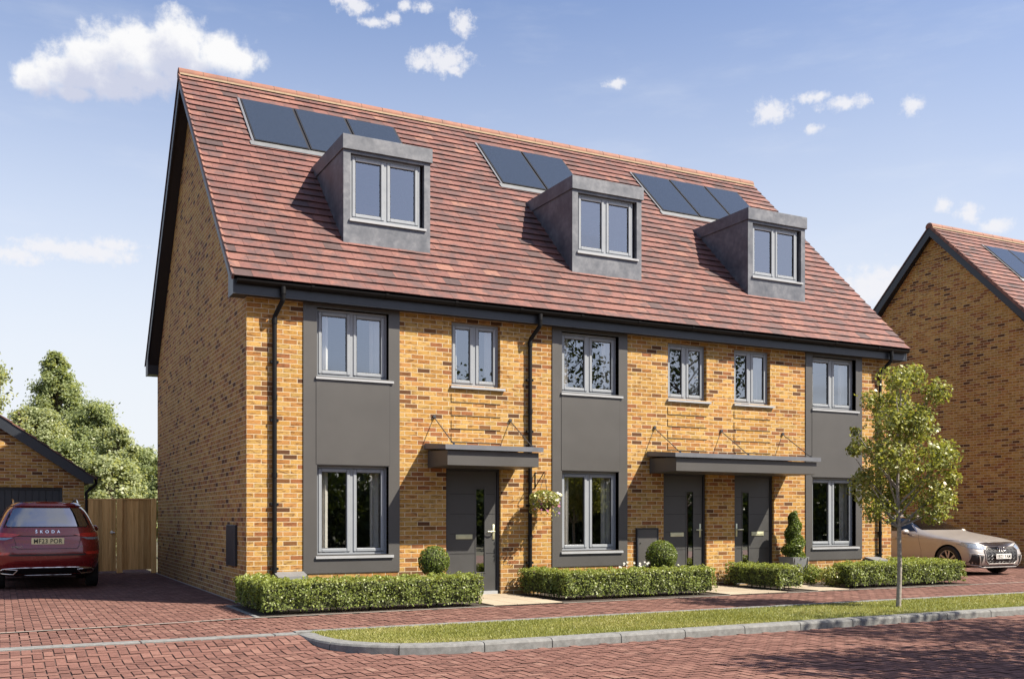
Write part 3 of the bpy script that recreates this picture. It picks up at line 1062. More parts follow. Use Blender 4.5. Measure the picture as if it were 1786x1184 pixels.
for xp, xo in ((0.417, 0.50), (4.911, 5.0), (13.45, 13.56)):
    dm = MB()
    dm.tube([(xo, -0.262, 4.90), (xo, -0.262, 4.70), (xo - 0.01, -0.25, 4.66), (xp + 0.01, -0.06, 4.47), (xp, -0.055, 4.42), (xp, -0.055, 0.12)], 0.036, 12)
    dm.tube([(xo, -0.262, 4.88), (xo, -0.262, 4.77)], 0.044, 12)
    for z in (4.38, 3.2, 2.0, 1.0):
        dm.tube([(xp, -0.055, z - 0.04), (xp, -0.055, z + 0.04)], 0.044, 12)
    for z in (3.75, 2.85, 1.55, 0.55):
        dm.box(xp - 0.062, xp + 0.062, -0.066, -0.0, z - 0.02, z + 0.02, 0)
    dm.build("downpipe", "black", terrace, smooth=40)

# dormers
for (x0, x1) in ((1.76, 3.33), (6.22, 7.79), (10.46, 12.03)):
    yf = 0.70
    dm = MB()
    wx0, wx1, wz0, wz1 = x0 + 0.125, x1 - 0.11, 6.335, 7.475
    holed(dm, x0, x1, 5.90, 7.56, yf, [(wx0, wx1, wz0, wz1)], 0.11)
    yb = -0.28 + (7.56 - 4.955) / 0.995
    for x, s in ((x0, -1), (x1, 1)):
        p = [(x, yf, 5.90), (x, yf, 7.56), (x, yb + 0.1, 7.56), (x, yb + 0.1, 7.4)]
        dm.face(p if s < 0 else p[::-1])
    do = dm.build("dormer", "zinc", terrace)
    cp = MB()
    cp.box(x0 - 0.022, x1 + 0.035, yf - 0.035, 2.62, 7.525, 7.775, 0, bev=0.006)
    cp.build("dormer_cap", "zinc", do)
    window(do, wx0, wx1 - 0.05, wz0 + 0.045, wz1, yf + 0.07, True, yf - 0.035)
    nb = MB()
    nb.box(x0 + 0.05, x1 - 0.05, yf + 1.75, yf + 1.8, 5.0, 7.5, 0)
    nb.build("dormer_room", "interior", do)

solar(terrace, 0.775, 3)
solar(terrace, 5.88, 2, 1.075)
solar(terrace, 9.925, 3)

# meter boxes, basket bracket
mb = MB()
mb.box(-0.045, 0.0, 0.66, 1.34, 0.565, 1.225, 0, bev=0.006)
mb.build("meter_box", "navy", terrace, label="dark meter box on the shaded gable wall")
mb = MB()
ring(mb, 7.17, 7.66, 0.42, 1.145, 0.03, -0.055, 0.0, 1, 0.004)
mb.box(7.20, 7.63, -0.045, -0.002, 0.45, 1.115, 0, bev=0.004)
mb.lathe([(0.0, -0.008), (0.012, -0.008), (0.012, 0.0)], (7.245, -0.046, 0.86), 10, "y", 2)
mb.build("meter_box", ["panel", "navy", "black"], terrace, label="grey meter box beside the middle door")
for (x0, x1) in ((0.41, 0.88), (13.02, 13.42)):
    mb = MB()
    mb.prism([(x0, -0.02, 0.0), (x0, -0.02, 0.50), (x0, -0.30, 0.44), (x0, -0.33, 0.0)], (x1 - x0, 0, 0), 0)
    mb.build("gas_box", "gasbox", terrace)
mb = MB()
bx, by = 5.04, -0.34
mb.tube([(bx, 0.0, 2.125), (bx, by, 2.125)], 0.009, 8)
mb.tube([(bx, -0.008, 2.14), (bx, -0.008, 1.86)], 0.009, 8)
mb.tube([(bx, -0.01, 1.88), (bx, by + 0.03, 2.115)], 0.008, 8)
mb.tube([(bx, by, 2.13), (bx, by - 0.02, 2.11), (bx, by - 0.015, 2.08), (bx, by, 2.07)], 0.007, 8)
mb.build("basket_bracket", "black", terrace)

# curtains
cl = {0: "first floor window of the left house", 1: "ground floor window of the left house", 2: "small window above the left door",
      3: "first floor window of the middle house", 4: "ground floor window of the middle house", 5: "small window above the middle door",
      6: "small window above the right door", 7: "first floor window of the right house", 8: "ground floor window of the right house"}
for k, (x0, x1, z0, z1) in enumerate(WIN):
    wd = 0.20 if k not in (2, 5, 6) else 0.13
    curtain(x0 + 0.03, x0 + 0.05 + wd, z0 - 0.12, z1 + 0.05, 0.22, f"pale curtain at the left edge of the {cl[k]}", k)
    curtain(x1 - 0.13 - wd * 0.5, x1 + 0.10, z0 - 0.12, z1 + 0.05, 0.25, f"pale curtain at the right edge of the {cl[k]}", k + 2)

# neighbour on the right
house2 = thing("detached_house", (21.55, 0.43, 0), "yellow brick house with bare gable behind the silver car, right edge", "house")
shell(21.55, 9.0, house2, 0.43)
solar(house2, 22.9, 3, oy=0.43)


# ------------------------------------------------------------------ garage, fence
GY = 10.2
garage = thing("garage", (-4.9, GY, 0), "low brick garage with dark door behind the red car", "garage")
gx0, gx1, gez = -8.22, -1.58, 2.30
gm_ = MB()
apx = (gx0 + gx1) / 2
slope = math.tan(R(35))
gr = gez + (gx1 - apx) * slope
doors = [(-4.60, -2.05, -0.05, 2.035), (-7.75, -5.2, -0.05, 2.035)]
holed(gm_, gx0, gx1, -0.1, gez, GY, doors, 0.12)
gm_.face([(gx0, GY, gez), (gx1, GY, gez), (apx, GY, gr)])
gm_.face([(gx1, GY, -0.1), (gx1, GY + 6.2, -0.1), (gx1, GY + 6.2, gez), (gx1, GY, gez)])
gm_.face([(gx0, GY + 6.2, -0.1), (gx0, GY, -0.1), (gx0, GY, gez), (gx0, GY + 6.2, gez)])
gm_.face([(gx1, GY + 6.2, -0.1), (gx0, GY + 6.2, -0.1), (gx0, GY + 6.2, gez), (apx, GY + 6.2, gr), (gx1, GY + 6.2, gez)])
gm_.build("brick_wall", "brick", garage)
for (a, b, c, d) in doors:
    dm = MB()
    dm.box(a, b, GY + 0.09, GY + 0.12, c, d, 0)
    n = 17
    for k in range(n):
        xa = a + 0.06 + (b - a - 0.12) * k / n
        xb = a + 0.06 + (b - a - 0.12) * (k + 1) / n
        dm.box(xa + 0.012, xb - 0.012, GY + 0.075, GY + 0.0905, c, d - 0.06, 0, bev=0.005)
    ring(dm, a, b, c, d, 0.05, GY + 0.06, GY + 0.1, 0, 0)
    dm.build("garage_door", "garagedoor", garage)
rm = MB()
ex = gx1 + 0.27
for s in (1, -1):
    xe = apx + s * (ex - apx)
    ze = gr + 0.13 - (ex - apx) * slope
    n = 14
    for k in range(n):
        a, b = k / n, (k + 1) / n
        xa, xb = xe + (apx - xe) * a, xe + (apx - xe) * b
        za, zb = ze + (gr + 0.13 - ze) * a, ze + (gr + 0.13 - ze) * b
        for q in range(22):
            ya = GY - 0.14 + q * 0.3
            rm.face([(xa, ya, za + 0.035), (xa, ya + 0.297, za + 0.035), (xb, ya + 0.297, zb + 0.005), (xb, ya, zb + 0.005)][:: (1 if s > 0 else -1)], 0, random.betavariate(3, 2.4))
        rm.face([(xa, GY - 0.14, za - 0.01), (xa, GY - 0.14, za + 0.035), (xb, GY - 0.14, zb + 0.005), (xb, GY - 0.14, zb - 0.02)], 0, random.random())
        rm.face([(xa, GY - 0.14, za), (xa, GY + 6.45, za), (xa, GY + 6.45, za + 0.035), (xa, GY - 0.14, za + 0.035)], 0, 0.3)
    rm.face([(xe, GY - 0.13, ze - 0.012), (xe, GY + 6.4, ze - 0.012), (apx, GY + 6.4, gr + 0.112), (apx, GY - 0.13, gr + 0.112)], 1)
rm.build("roof", ["tile", "black"], garage)
bm_ = MB()
for s in (1, -1):
    xe = apx + s * (gx1 + 0.2 - apx)
    ze = gr + 0.10 - (gx1 + 0.2 - apx) * slope
    poly = [(xe, ze), (apx, gr + 0.10), (apx, gr - 0.19), (apx + s * (gx1 + 0.02 - apx), gez - 0.16), (xe, gez - 0.16)]
    bm_.prism([(x, GY - 0.115, z) for x, z in poly], (0, 0.03, 0), 0)
    bm_.prism([(x, GY - 0.085, z + 0.02) for x, z in poly], (0, 0.085, 0), 1)
    bm_.box(min(xe - s * 0.03, xe), max(xe - s * 0.03, xe), GY - 0.085, GY + 6.2, gez - 0.14, ze, 0)
bm_.build("bargeboard", ["navy", "soffit"], garage)
g2 = MB()
gxx = gx1 + 0.265
rows = [[(gxx + 0.055 * math.cos(t), y, 2.30 + 0.055 * math.sin(t)) for t in np.linspace(R(180), R(360), 9)] for y in (GY - 0.12, GY + 6.3)]
g2.grid(rows, 0)
g2.face(rows[0], 0)
g2.tube([(gxx, GY + 0.05, 2.27), (gxx, GY + 0.05, 2.15), (gxx - 0.05, GY + 0.05, 2.08), (gx1 + 0.10, GY + 0.05, 1.98), (gx1 + 0.05, GY + 0.05, 1.93), (gx1 + 0.045, GY + 0.05, 0.05)], 0.036, 10)
g2.build("downpipe", "black", garage, smooth=40)

FY = 10.25
fence = thing("fence", (-0.8, FY, 0), "tall close-boarded wooden fence between the garage and the house gable", "fence")


def boards(x0, x1, y, z0, z1, w):
    mb = MB()
    n = max(1, round((x1 - x0) / w))
    for k in range(n):
        a = x0 + (x1 - x0) * k / n
        b = x0 + (x1 - x0) * (k + 1) / n
        r = random.random()
        q = random.uniform(0, 0.006)
        mb.box(a + 0.002, b - 0.001, y - q - 0.006, y + 0.012, z0, z1, 0, r, bev=0.003)
        mb.box(a - 0.008, a + 0.018, y - q - 0.016, y + 0.0, z0, z1, 0, r * 0.9)
    return mb


mb = boards(-0.72, 0.0, FY + 0.02, 0.07, 1.77, 0.12)
pn = mb.build("panel", "wood", fence)
mb = MB()
mb.box(-0.74, 0.0, FY - 0.02, FY + 0.05, 1.77, 1.80, 0, 0.6)
mb.build("capping_rail", "wood", pn)
for xa, xb, y in ((-0.86, -0.73, FY - 0.03), (-0.12, -0.01, FY - 0.45)):
    mb = MB()
    mb.box(xa, xb, y - 0.05, y + 0.06, 0, 1.79, 0, 0.85, bev=0.008)
    mb.build("post", "wood", fence)
gt = boards(-1.57, -0.87, FY + 0.0, 0.05, 1.755, 0.105)
go = gt.build("gate", "wood", fence)
mb = MB()
mb.box(-1.57, -0.87, FY - 0.018, FY + 0.04, 1.755, 1.785, 0, 0.7)
mb.build("capping_rail", "wood", go)
mb = MB()
mb.lathe([(0.0, -0.03), (0.035, -0.028), (0.04, -0.005), (0.04, 0.0)], (-0.97, FY - 0.02, 0.98), 14, "y")
mb.tube([(-0.97, FY - 0.04, 0.98), (-0.90, FY - 0.045, 0.975)], 0.012, 8)
mb.build("gate_latch", "steel", go)

# ------------------------------------------------------------------ ground
def sstep(t):
    t = max(0.0, min(1.0, t))
    return t * t * (3 - 2 * t)


def road_z(x, y):
    return -0.008 - 0.082 * sstep((-4.05 - y) / 0.95)


def herring(name, x0, x1, y0, y1, zf, jmat="joint", a=0.1, ang=0.0, clip=None, ox=0.0, oy=0.0):
    i0, i1 = int((x0 - ox) / a) - 2, int((x1 - ox) / a) + 2
    j0, j1 = int((y0 - oy) / a) - 2, int((y1 - oy) / a) + 2
    V, rn = [], []
    g = 0.0068
    for i in range(i0, i1):
        for j in range(j0, j1):
            k = (i - j) % 4
            if k == 0:
                w, h = 2, 1
            elif k == 3:
                w, h = 1, 2
            else:
                continue
            xa, ya = ox + i * a, oy + j * a
            xb, yb = xa + w * a, ya + h * a
            xa, xb, ya, yb = max(xa, x0), min(xb, x1), max(ya, y0), min(yb, y1)
            if xb - xa < 0.025 or yb - ya < 0.025:
                continue
            if clip and not clip((xa + xb) / 2, (ya + yb) / 2):
                continue
            dz = random.uniform(-0.0012, 0.0012)
            tx, ty = random.uniform(-0.002, 0.002), random.uniform(-0.002, 0.002)
            V.append([(xx, yy, zf(xx, yy) + dz + tx * (1 if xx == xa else -1) + ty * (1 if yy == ya else -1))
                      for xx, yy in ((xa + g, ya + g), (xb - g, ya + g), (xb - g, yb - g), (xa + g, yb - g))])
            rn.append(random.betavariate(2.2, 2.2))
    base = MB()
    nx = max(1, int((x1 - x0) / 2))
    ys = sorted({y0, y1, *[y for y in np.linspace(-5.2, -3.9, 9) if y0 < y < y1]})
    for k in range(nx):
        xa, xb = x0 + (x1 - x0) * k / nx, x0 + (x1 - x0) * (k + 1) / nx
        for ya, yb in zip(ys, ys[1:]):
            base.face([(xa, ya, zf(xa, ya) - 0.009), (xb, ya, zf(xb, ya) - 0.009), (xb, yb, zf(xb, yb) - 0.009), (xa, yb, zf(xa, yb) - 0.009)], 1)
    return struct(quads(name, np.array(V), np.array(rn), ["paver", jmat], None, base))


gm = MB()
for k in range(8):
    for j in range(8):
        a, b = -300 + k * 75, -300 + j * 75
        gm.face([(a, b, -0.16), (a + 75, b, -0.16), (a + 75, b + 75, -0.16), (a, b + 75, -0.16)])
struct(gm.build("ground", "ground"))
EDGE = [(-9.5, -2.72), (-3.36, -2.39), (-2.1, -2.27), (-0.3, -1.985), (3.3, -1.93), (7.86, -1.92), (13.9, -2.0), (24, -2.1)]


def edge_y(x):
    for (xa, ya), (xb, yb) in zip(EDGE, EDGE[1:]):
        if xa <= x <= xb:
            return ya + (yb - ya) * (x - xa) / (xb - xa)
    return EDGE[-1][1]


herring("driveway", -9.5, -0.005, -2.9, 12.5, lambda x, y: 0.0, clip=lambda x, y: y > edge_y(x) + 0.06 and not (x > -0.29 and y < 0.0))
herring("pavement", -9.5, 24, -3.86, -1.9, lambda x, y: 0.0, clip=lambda x, y: y < edge_y(x) - 0.04 and (y < -3.80 and x < -9 or y < 0) and (x < -0.25 or y > -3.78), ox=0.03, oy=0.04)
herring("driveway", 14.12, 21.5, -2.1, 9.5, lambda x, y: -0.001, clip=lambda x, y: y > edge_y(x) + 0.05, ox=0.05)


def in_verge(x, y):
    if y > -4.07:
        return True
    if x < -0.32 or y < -5.80:
        return False
    if x > 1.0:
        return True
    # rounded end
    cx, cy = 1.1, -4.45
    dx, dy = (x - cx), (y - cy)
    if dy > 0:
        return x > -0.27
    return (dx / 1.37) ** 2 + (dy / 1.33) ** 2 < 1.0


herring("road", -9.5, 21, -10.6, -4.05, road_z, clip=lambda x, y: not in_verge(x, y), ox=0.02, oy=0.06)
rb = MB()
rb.face([(-60, -18, -0.1), (60, -18, -0.1), (60, -10.6, -0.1), (-60, -10.6, -0.1)], 0)
struct(rb.build("road", "paver"))

# verge with kerb stones
KP = [(-0.30, -4.02), (-0.295, -4.35), (-0.25, -4.72), (-0.13, -5.05), (0.07, -5.33), (0.36, -5.56), (0.74, -5.70), (1.14, -5.755), (1.96, -5.775)]
x = 2.88
while x < 22:
    KP.append((x, -5.78))
    x += 0.915


def walk(pts):
    P = [V3((*p, 0)) for p in pts]
    d = [0]
    for a, b in zip(P, P[1:]):
        d.append(d[-1] + (b - a).length)
    return P, d


def on(P, d, s):
    for i in range(len(P) - 1):
        if d[i] <= s <= d[i + 1] + 1e-6:
            t = (s - d[i]) / (d[i + 1] - d[i])
            tg = (P[min(i + 2, len(P) - 1)] - P[i]) * t + (P[i + 1] - P[max(i - 1, 0)]) * (1 - t)
            return P[i].lerp(P[i + 1], t), tg.normalized()
    return P[-1], (P[-1] - P[-2]).normalized()


P, dd = walk(KP)
joints = [0.0]
marks = [0.90, 1.78, 2.72, 3.55]
joints += marks
while joints[-1] + 0.915 < dd[-1]:
    joints.append(joints[-1] + 0.915)
kb = MB()
kw = 0.20
for a, b in zip(joints, joints[1:]):
    n = 6 if a < 3 else 2
    rows = []
    for k in range(n):
        s = a + 0.006 + (b - a - 0.012) * k / (n - 1)
        p, t = on(P, dd, s)
        nrm = V3((-t.y, t.x, 0))
        q = lambda off, z: (p.x + nrm.x * off, p.y + nrm.y * off, z)
        zt = 0.004
        rows.append([q(kw, -0.15), q(kw, zt), q(0.045, zt), q(0.018, zt - 0.008), q(0.005, zt - 0.028), q(0.0, -0.14)])
    kb.grid(rows, 0)
    kb.face(rows[0], 0)
    kb.face(rows[-1][::-1], 0)
# dark joint filler below the stones
rows = []
for s in np.linspace(0, dd[-1], 60):
    p, t = on(P, dd, s)
    nrm = V3((-t.y, t.x, 0))
    rows.append([(p.x + nrm.x * o, p.y + nrm.y * o, z) for o, z in ((kw - 0.02, -0.15), (kw - 0.02, -0.008), (0.03, -0.012), (0.012, -0.14))])
kb.grid(rows, 1)
struct(kb.build("kerb", ["kerb", "joint"], None, smooth=30))
# back edging of the verge and dropped kerb across the drive
kb = MB()
x = -0.29
kk = 0
while x < 22:
    L = 0.915
    kb.box(x + 0.005, x + L - 0.005, -3.90, -3.79, -0.12, 0.012, 0, bev=0.006)
    x += L
kb.box(-0.29, 22, -3.885, -3.80, -0.12, 0.0, 1)
x = -9.6 + 0.34
while x < -0.4:
    b = min(x + 1.45, -0.295)
    kb.box(x + 0.006, b - 0.006, -4.035, -3.87, -0.12, 0.006, 0, bev=0.006)
    x += 1.45
kb.box(-9.5, -0.3, -4.025, -3.88, -0.12, -0.004, 1)
struct(kb.build("kerb", ["kerb", "joint"]))
# thin edging along the plots
kb = MB()
for (xa, ya), (xb, yb) in zip(EDGE, EDGE[1:]):
    kb.face([(xa, ya - 0.025, 0.006), (xb, yb - 0.025, 0.006), (xb, yb + 0.03, 0.006), (xa, ya + 0.03, 0.006)], 0)
kb.box(-0.31, -0.25, -1.97, 0.06, -0.1, 0.012, 1, bev=0.004)
kb.box(-0.31, -0.003, 0.0, 0.05, -0.1, 0.010, 1, bev=0.003)
kb.face([(-0.045, 0.05, 0.004), (-0.001, 0.05, 0.004), (-0.001, 9.6, 0.004), (-0.045, 9.6, 0.004)], 0)
struct(kb.build("edging", ["edging", "kerb"]))
# grass of the verge
inner = []
for s in np.linspace(0, 3.6, 26):
    p, t = on(P, dd, s)
    nrm = V3((-t.y, t.x, 0))
    inner.append((p.x + nrm.x * (kw - 0.01), p.y + nrm.y * (kw - 0.01)))
inner = [p for p in inner if p[1] < -3.92 and p[0] > -0.2]
vm = MB()
poly = [(inner[0][0], -3.89)] + inner + [(22, -5.59), (22, -3.89)]
vm.face([(x, y, -0.006) for x, y in poly])
struct(vm.build("verge", "turf"))
N = 90000
xs = np.where(RNG.random(N) < 0.55, RNG.uniform(-0.15, 6, N), RNG.uniform(6, 17, N))
ys = RNG.uniform(-5.6, -3.9, N)
msk = np.array([in_verge(x, y) and (((x - 1.1) / 1.17) ** 2 + ((y + 4.45) / 1.13) ** 2 < 1 or x > 1.1 or y > -4.45) and x > -0.1 for x, y in zip(xs, ys)])
xs, ys = xs[msk], ys[msk]
n = len(xs)
hgt = RNG.uniform(0.008, 0.024, n)
an = RNG.uniform(0, 2 * np.pi, n)
wd = RNG.uniform(0.0025, 0.005, n)
lx, ly = np.cos(an), np.sin(an)
bx, by = RNG.normal(size=n) * 0.014, RNG.normal(size=n) * 0.014
z0 = np.full(n, -0.008)
V = np.stack([np.stack([xs - lx * wd, ys - ly * wd, z0], 1), np.stack([xs + lx * wd, ys + ly * wd, z0], 1),
              np.stack([xs + bx + lx * wd * 0.4, ys + by + ly * wd * 0.4, hgt], 1), np.stack([xs + bx - lx * wd * 0.4, ys + by - ly * wd * 0.4, hgt], 1)], 1)
rn = np.clip(RNG.normal(0.5, 0.2, n) + 0.25 * np.sin(xs * 1.7 + 2 * np.sin(ys * 2.3)), 0, 1)
tag(quads("grass", V, rn, "grass"), kind="stuff")

# planting beds and paths
sm = MB()
for k in range(28):
    a, b = -0.26 + k * 0.505, -0.26 + (k + 1) * 0.505
    sm.face([(a, edge_y(a) + 0.03, 0.0), (b, edge_y(b) + 0.03, 0.0), (b, 0.02, 0.0), (a, 0.02, 0.0)])
struct(sm.build("soil", "soil"))
for (x0, x1) in ((3.29, 4.5), (7.83, 9.13), (9.85, 10.62)):
    pm = MB()
    nx = max(1, round((x1 - x0) / 0.45))
    for i in range(nx):
        for j in range(4):
            xa, xb = x0 + (x1 - x0) * i / nx, x0 + (x1 - x0) * (i + 1) / nx
            yb = 0.075 - j * 0.5
            ya = max(yb - 0.5, edge_y((xa + xb) / 2) + 0.03)
            pm.box(xa + 0.003, xb - 0.003, ya + 0.003, yb - 0.003, -0.05, 0.022, 0, random.random(), bev=0.004)
    pm.face([(x0, 0.07, 0.012), (x0, -1.95, 0.012), (x1, -1.95, 0.012), (x1, 0.07, 0.012)], 1)
    struct(pm.build("path", ["slab", "soil"]))


# ------------------------------------------------------------------ hedges and plants
def box_leaves(x0, x1, y0, y1, z0, z1, dens=2300, bump=0.04):
    C, Nn = [], []
    faces = [("z", z1, (x0, x1), (y0, y1), 1), ("y", y0, (x0, x1), (z0, z1), -1), ("y", y1, (x0, x1), (z0, z1), 1),
             ("x", x0, (y0, y1), (z0, z1), -1), ("x", x1, (y0, y1), (z0, z1), 1)]
    for ax, c, (a, b), (e, f), s in faces:
        n = int((b - a) * (f - e) * dens)
        u, w = RNG.uniform(a, b, n), RNG.uniform(e, f, n)
        wob = bump * (np.sin(u * 13 + w * 5 + c * 3) * 0.5 + np.sin(u * 29 - w * 17) * 0.35 + np.sin(w * 23 + u * 3) * 0.3)
        t = c + s * (wob - np.abs(RNG.normal(0, 0.026, n)) + 0.008 + np.where(RNG.random(n) < 0.02, RNG.uniform(0, 0.05, n), 0))
        nn = np.zeros((n, 3))
        if ax == "z":
            p = np.stack([u, w, t], 1)
            nn[:, 2] = 1
        elif ax == "y":
            p = np.stack([u, t, w], 1)
            nn[:, 1] = s
            nn[:, 2] = 0.45
        else:
            p = np.stack([t, u, w], 1)
            nn[:, 0] = s
            nn[:, 2] = 0.45
        C.append(p)
        Nn.append(nn)
    C, Nn = np.concatenate(C), np.concatenate(Nn)
    # rounded top edges and a thinner foot
    keep = RNG.random(len(C)) < np.where(C[:, 2] < z0 + 0.10, 0.45, 1.0)
    keep &= ~((C[:, 2] > z1 - 0.03) & ((C[:, 0] < x0 + 0.02) | (C[:, 0] > x1 - 0.02) | (C[:, 1] < y0 + 0.02)) & (RNG.random(len(C)) < 0.5))
    return C[keep], Nn[keep]


def hedge(label, boxes, leaf="hedge"):
    C, Nn, core = [], [], MB()
    for b in boxes:
        c, n = box_leaves(*b)
        C.append(c)
        Nn.append(n)
        x0, x1, y0, y1, z0, z1 = b
        i = 0.055
        core.box(x0 + i, x1 - i, y0 + i, y1 - i, z0 + 0.02, z1 - i)
        for k in range(int((x1 - x0 + y1 - y0) / 0.16)):
            px, py = random.uniform(x0 + 0.04, x1 - 0.04), random.uniform(y0 + 0.03, y1 - 0.03)
            core.tube([(px, py, 0), (px + random.uniform(-.03, .03), py + random.uniform(-.03, .03), z0 + 0.16)], 0.008, 5)
    C, Nn = np.concatenate(C), np.concatenate(Nn)
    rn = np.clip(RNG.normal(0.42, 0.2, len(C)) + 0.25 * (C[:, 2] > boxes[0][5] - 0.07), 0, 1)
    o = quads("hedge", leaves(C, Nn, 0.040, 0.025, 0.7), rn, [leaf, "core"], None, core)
    tag(o, label, "hedge", "clipped hedges in front of the terrace")


hedge("clipped hedge in front of the left house, ending at its path", [(-0.17, 3.16, -1.80, -1.36, 0.05, 0.465), (-0.2, 0.25, -1.34, -0.12, 0.06, 0.46)])
hedge("clipped hedge in front of the middle house, below the hanging basket", [(4.72, 7.76, -1.62, -1.18, 0.05, 0.465), (4.66, 5.08, -1.16, -0.12, 0.06, 0.46)])
hedge("short clipped hedge running between the two right-hand paths to the doors", [(9.2, 9.78, -1.62, -0.12, 0.06, 0.445)])
hedge("clipped hedge behind the young tree, beside the silver car", [(10.86, 14.02, -1.72, -1.27, 0.05, 0.465), (13.56, 14.0, -1.25, -0.12, 0.06, 0.47)])


def sphere_pts(n, c, r, flat=1.0):
    d = unit(RNG.normal(size=(n, 3)))
    rr = r * (1 - np.abs(RNG.normal(0, 0.07, (n, 1))))
    return np.array(c) + d * rr * np.array([1, 1, flat]), d


def topiary_ball(x, y, z, r, label):
    t = thing("topiary_ball", (x, y, 0), label, "topiary", "box balls in pots")
    C, d = sphere_pts(int(r * r * 34000), (x, y, z), r)
    core = MB()
    core.lathe([(0.001, -r * 0.86), (r * 0.6, -r * 0.62), (r * 0.86, 0), (r * 0.6, r * 0.62), (0.001, r * 0.86)], (x, y, z), 16)
    quads("foliage", leaves(C, d, 0.032, 0.021, 0.7), np.clip(RNG.normal(0.5, 0.22, len(C)), 0, 1), ["box", "core"], t, core)
    m = MB()
    m.tube([(x, y, 0.2), (x, y, z - r * 0.6)], 0.016, 8)
    m.build("stem", "bark", t)
    m = MB()
    m.lathe([(0.001, 0.02), (0.14, 0.02), (0.19, 0.30), (0.205, 0.31), (0.205, 0.345), (0.18, 0.345), (0.175, 0.31), (0.001, 0.31)], (x, y, 0), 20)
    m.build("pot", "terracotta", t, smooth=40)


topiary_ball(2.73, -0.9, 0.65, 0.25, "round clipped box ball beside the left front door")
topiary_ball(7.36, -0.55, 0.64, 0.29, "round clipped box ball in front of the meter box by the middle door")

# spiral topiary in a tall planter
px, py = 10.74, -0.34
t = thing("spiral_topiary", (px, py, 0), "spiral clipped evergreen in a tall grey planter by the right door", "potted plant")
C, Nn = [], []
for k in range(7000):
    s = k / 7000
    z = 0.56 + 0.89 * s
    r = 0.20 * (1 - s) ** 0.6 + 0.045
    a = random.uniform(0, 2 * math.pi)
    ph = s * 2.6 * 2 * math.pi
    g = 0.5 + 0.5 * math.cos(a - ph)
    rr = r * (0.66 + 0.34 * g ** 0.6) * random.uniform(0.72, 1.12)
    C.append((px + rr * math.cos(a), py + rr * math.sin(a), z + 0.02 * math.sin(a - ph)))
    Nn.append((math.cos(a), math.sin(a), 0.5))
C, Nn = np.array(C), np.array(Nn)
core = MB()
core.lathe([(0.06, 0.5), (0.12, 0.62), (0.09, 0.95), (0.03, 1.38), (0.001, 1.42)], (px, py, 0), 12)
quads("foliage", leaves(C, Nn, 0.042, 0.022, 0.7), np.clip(RNG.normal(0.42, 0.22, len(C)), 0, 1), ["box", "core"], t, core)
m = MB()
for (za, ra), (zb, rb_) in zip([(0.02, 0.125), (0.25, 0.165), (0.5, 0.205), (0.555, 0.21)], [(0.25, 0.165), (0.5, 0.205), (0.555, 0.21), (0.555, 0.18)]):
    sq = lambda r, z: [(px + sx * r, py + sy * r, z) for sx, sy in ((-1, -1), (1, -1), (1, 1), (-1, 1))]
    m.grid([sq(ra, za), sq(rb_, zb)], 0, True)
m.face(sq(0.18, 0.53), 1)
for sx in (-1, 1):
    m.box(px + sx * 0.17 - 0.006, px + sx * 0.17 + 0.006, py - 0.214, py - 0.206, 0.1, 0.54, 1)
m.build("planter", ["zincpot", "soil"], t)


def blob_plant(label, x, y, r, h, n, mat, cat="shrub", L=0.05, flowers=None, name="shrub"):
    t = thing(name, (x, y, 0), label, cat)
    C, d = sphere_pts(n, (x, y, h * 0.5), r, h / (2 * r))
    C = np.array((x, y, h * 0.5)) + (C - np.array((x, y, h * 0.5))) * RNG.uniform(0.45, 1.05, (n, 1))
    C[:, 2] = np.maximum(C[:, 2], 0.03)
    quads("foliage", leaves(C, d + np.array([0, 0, 0.5]), L, L * 0.5, 0.9), np.clip(RNG.normal(0.5, 0.25, n), 0, 1), mat, t)
    m = MB()
    for k in range(5):
        a = k * 1.3
        m.tube([(x, y, 0), (x + r * 0.5 * math.cos(a), y + r * 0.5 * math.sin(a), h * 0.7)], 0.006, 5)
    m.build("stem", "bark2", t)
    return t


def flower(parent, x, y, z, r, mat, name="flower"):
    m = MB()
    a0 = random.uniform(0, 2)
    nrm = V3((random.uniform(-0.5, 0.2), -1, random.uniform(0.1, 0.9))).normalized()
    u = nrm.cross(V3((0, 0, 1))).normalized()
    w = nrm.cross(u)
    c = V3((x, y, z))
    for k in range(5):
        a = a0 + k * 2 * math.pi / 5
        d = u * math.cos(a) + w * math.sin(a)
        e = u * math.cos(a + 1.57) + w * math.sin(a + 1.57)
        m.face([c, c + d * r * 0.6 + e * r * 0.36 + nrm * r * 0.25, c + d * r + nrm * r * 0.2, c + d * r * 0.6 - e * r * 0.36 + nrm * r * 0.25])
    return m.build(name, mat, parent)


t = blob_plant("white flowering plant behind the middle hedge", 6.62, -0.75, 0.24, 0.5, 500, "box", "plant", 0.04, name="flowering_plant")
for k in range(16):
    flower(t, 6.62 + random.uniform(-0.27, 0.27), -0.78 + random.uniform(-0.15, 0.1), random.uniform(0.44, 0.56), random.uniform(0.016, 0.028), "petalw")
blob_plant("small dark leafy shrub left of the right-hand path border, against the brick wall", 11.0, -0.55, 0.26, 0.42, 1500, "hedge", L=0.05)
blob_plant("low light green shrub at the left end of the hedge behind the tree", 10.82, -1.3, 0.27, 0.42, 1800, "leafy", L=0.05)
blob_plant("low spreading shrub behind the left end of the right hedge", 11.6, -0.9, 0.33, 0.46, 1900, "hedge", L=0.05)

